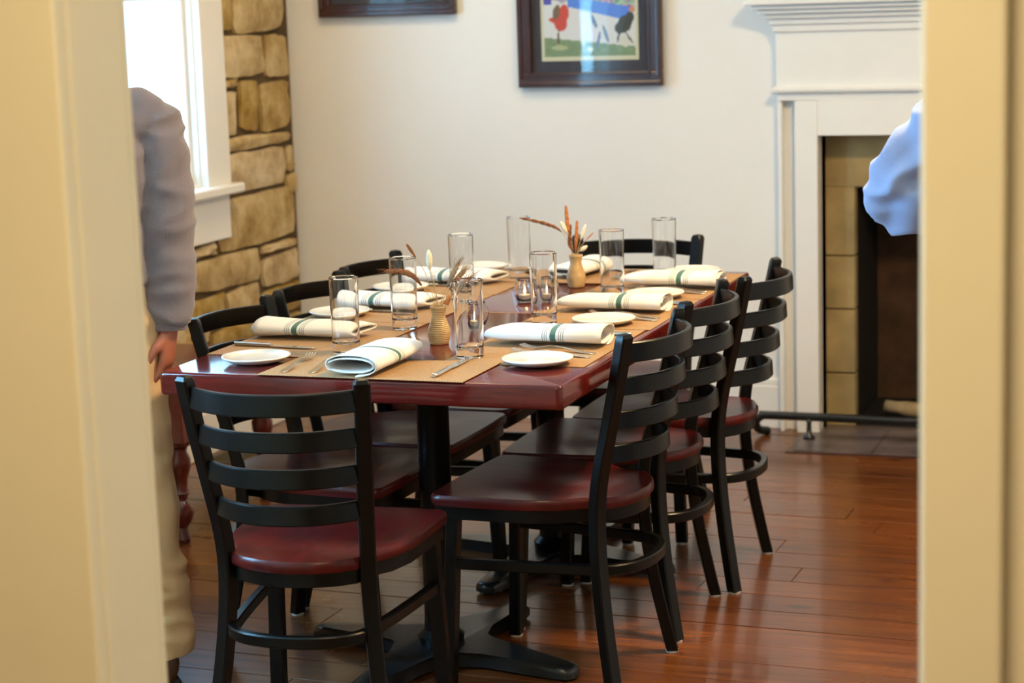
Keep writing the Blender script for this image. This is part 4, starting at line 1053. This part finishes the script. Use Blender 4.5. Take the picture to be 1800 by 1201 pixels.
    for s, k in ((-1, 'L'), (1, 'R')):
        el, wr = P['el'+k], P['wr'+k]; D = (wr-el).normalized(); cuff = el+(wr-el)*P['sleeve'+k]; r0 = P['cuffr']
        b2 = bmesh.new(); tube(b2, [cuff-D*0.045, cuff-D*0.03, cuff+D*0.012, cuff+D*0.018], [r0*0.97, r0*1.03, r0*1.02, r0*0.96], 24); obj('cuff', b2, mats['shirt'], t, smooth='auto')
    b2 = bmesh.new(); n = 28; fr_ = []
    for i in range(n):
        a = 2*PI*i/n; fr_.append((V((0.066*math.cos(a), -0.006+0.062*math.sin(a), zs+0.048-0.016*math.sin(a))), V((math.cos(a), math.sin(a), 0)), V((0, 0, 1))))
    sweep(b2, fr_, [[(-.004, -.018), (.009, -.020), (.004, .016), (-.003, .018)]]*n, closed=True); obj('collar', b2, mats['shirt'], t, smooth='auto')
    # ---- trousers
    bm = bmesh.new()
    loft(bm, [(0, 0, 0.80, .155, .110), (0, 0, 0.88, .162, .122), (0, 0.004, 0.98, .155, .115), (0, 0.004, 1.02, .152, .112)])
    for s, k in ((-1, 'L'), (1, 'R')):
        hip, kn, an = P['hip'+k], P['kn'+k], P['an'+k]
        C = spline([hip+V((0, 0, .0)), hip.lerp(kn, .5), kn, kn.lerp(an, .5), an-V((0, 0, .045))], 5); n = len(C)
        rr_ = P['leg']; tube(bm, C, [rr_[0]+(rr_[1]-rr_[0])*min(1, i/(n*0.5)) if i < n*0.5 else rr_[1]+(rr_[2]-rr_[1])*((i-n*.5)/(n*.5)) for i in range(n)], 18)
    fuse('trousers', bm, mats['trousers'], t, 0.009, 4, folds=0.010, fscale=0.16)
    b2 = bmesh.new(); n = 32; fr_ = [(V((0.146*math.cos(2*PI*i/n), .004+0.106*math.sin(2*PI*i/n), 1.0)), V((math.cos(2*PI*i/n), math.sin(2*PI*i/n), 0)), V((0, 0, 1))) for i in range(n)]
    sweep(b2, fr_, [rect_sec(.003, .017, .001)]*n, closed=True); obj('belt', b2, 'shoe', t, smooth='auto')
    # ---- shoes
    for s, k in ((-1, 'L'), (1, 'R')):
        an = P['an'+k]; b2 = bmesh.new()
        secs = []; fr_ = []
        for y, w_, h in ((-.070, .020, .030), (-.060, .034, .05), (-.02, .037, .062), (.05, .040, .048), (.11, .046, .032), (.160, .040, .024), (.185, .018, .014)):
            fr_.append((V((an.x, an.y+y, 0.004+h)), V((1, 0, 0)), V((0, 0, 1)))); secs.append([(w_*math.cos(2*PI*q/16), max(-h, h*1.0*math.sin(2*PI*q/16))) for q in range(16)])
        sweep(b2, fr_, secs); so = obj('shoe', b2, 'shoe', t, smooth=True)
        obj('sole', bx(an.x-.036, an.x+.036, an.y-.068, an.y+.165, 0.0, 0.014, bev=0.005), 'soot', so)
    return t
V = Vector
person('person in a grey-blue long-sleeved shirt and khaki trousers, back turned, arm hanging beside the table',
    (-0.235, 0.075, 0.0012), math.radians(40),
    dict(sh=(0, V((0.182, 0.0, 1.303))), elL=V((-0.24, 0.02, 1.07)), wrL=V((-0.15, 0.20, 0.95)), elR=V((0.205, -0.028, 1.055)), wrR=V((0.194, -0.045, 0.835)),
         hdL=V((0.5, .6, 0)), hnL=V((0, .2, -1)), hsL=1, hdR=V((-0.12, 0.02, -1)), hnR=V((-0.6, .35, 0)), hsR=-1,
         hipL=V((-0.085, 0, 0.87)), knL=V((-0.10, 0.01, 0.48)), anL=V((-0.11, -0.02, 0.10)), hipR=V((0.085, 0, 0.87)), knR=V((0.105, 0.005, 0.47)), anR=V((0.128, -0.03, 0.10)),
         radL=[.07, .068, .060, .056, .054, .046], radR=[.072, .062, .062, .060, .056, .047], sleeveL=0.92, sleeveR=0.97, cuffr=0.041, hem=0.94, leg=(0.094, 0.088, 0.082), folds=0.014, hy=0.5),
    dict(skin='skin', shirt='shirt_grey', trousers='khaki', hair='hair'), 1.60)
person('person in a light blue long-sleeved shirt and dark trousers, bent elbow before the fireplace',
    (1.945, 0.055, 0.0012), math.radians(2),
    dict(sh=(0, V((0.185, 0.0, 1.41))), shL=V((-0.135, 0, 1.410)), elL=V((-0.325, -0.015, 1.152)), wrL=V((-0.12, 0.21, 1.10)), elR=V((0.32, 0.0, 1.13)), wrR=V((0.10, 0.22, 1.12)),
         hdL=V((1, .35, 0.05)), hnL=V((0, -1, 0.1)), hsL=-1, hdR=V((-1, .4, 0.05)), hnR=V((0, -1, 0.1)), hsR=1,
         hipL=V((-0.085, 0, 0.89)), knL=V((-0.10, 0.01, 0.49)), anL=V((-0.11, -0.02, 0.10)), hipR=V((0.085, 0, 0.89)), knR=V((0.10, 0.005, 0.49)), anR=V((0.11, -0.02, 0.10)),
         radL=[.07, .070, .064, .068, .060, .050], radR=[.07, .070, .064, .064, .056, .048], sleeveL=0.85, sleeveR=0.85, cuffr=0.045, hem=0.95, leg=(0.094, 0.080, 0.066), folds=0.020, fs=0.115, hy=0.0),
    dict(skin='skin2', shirt='shirt_blue', trousers='navy', hair='hair'), 1.75)
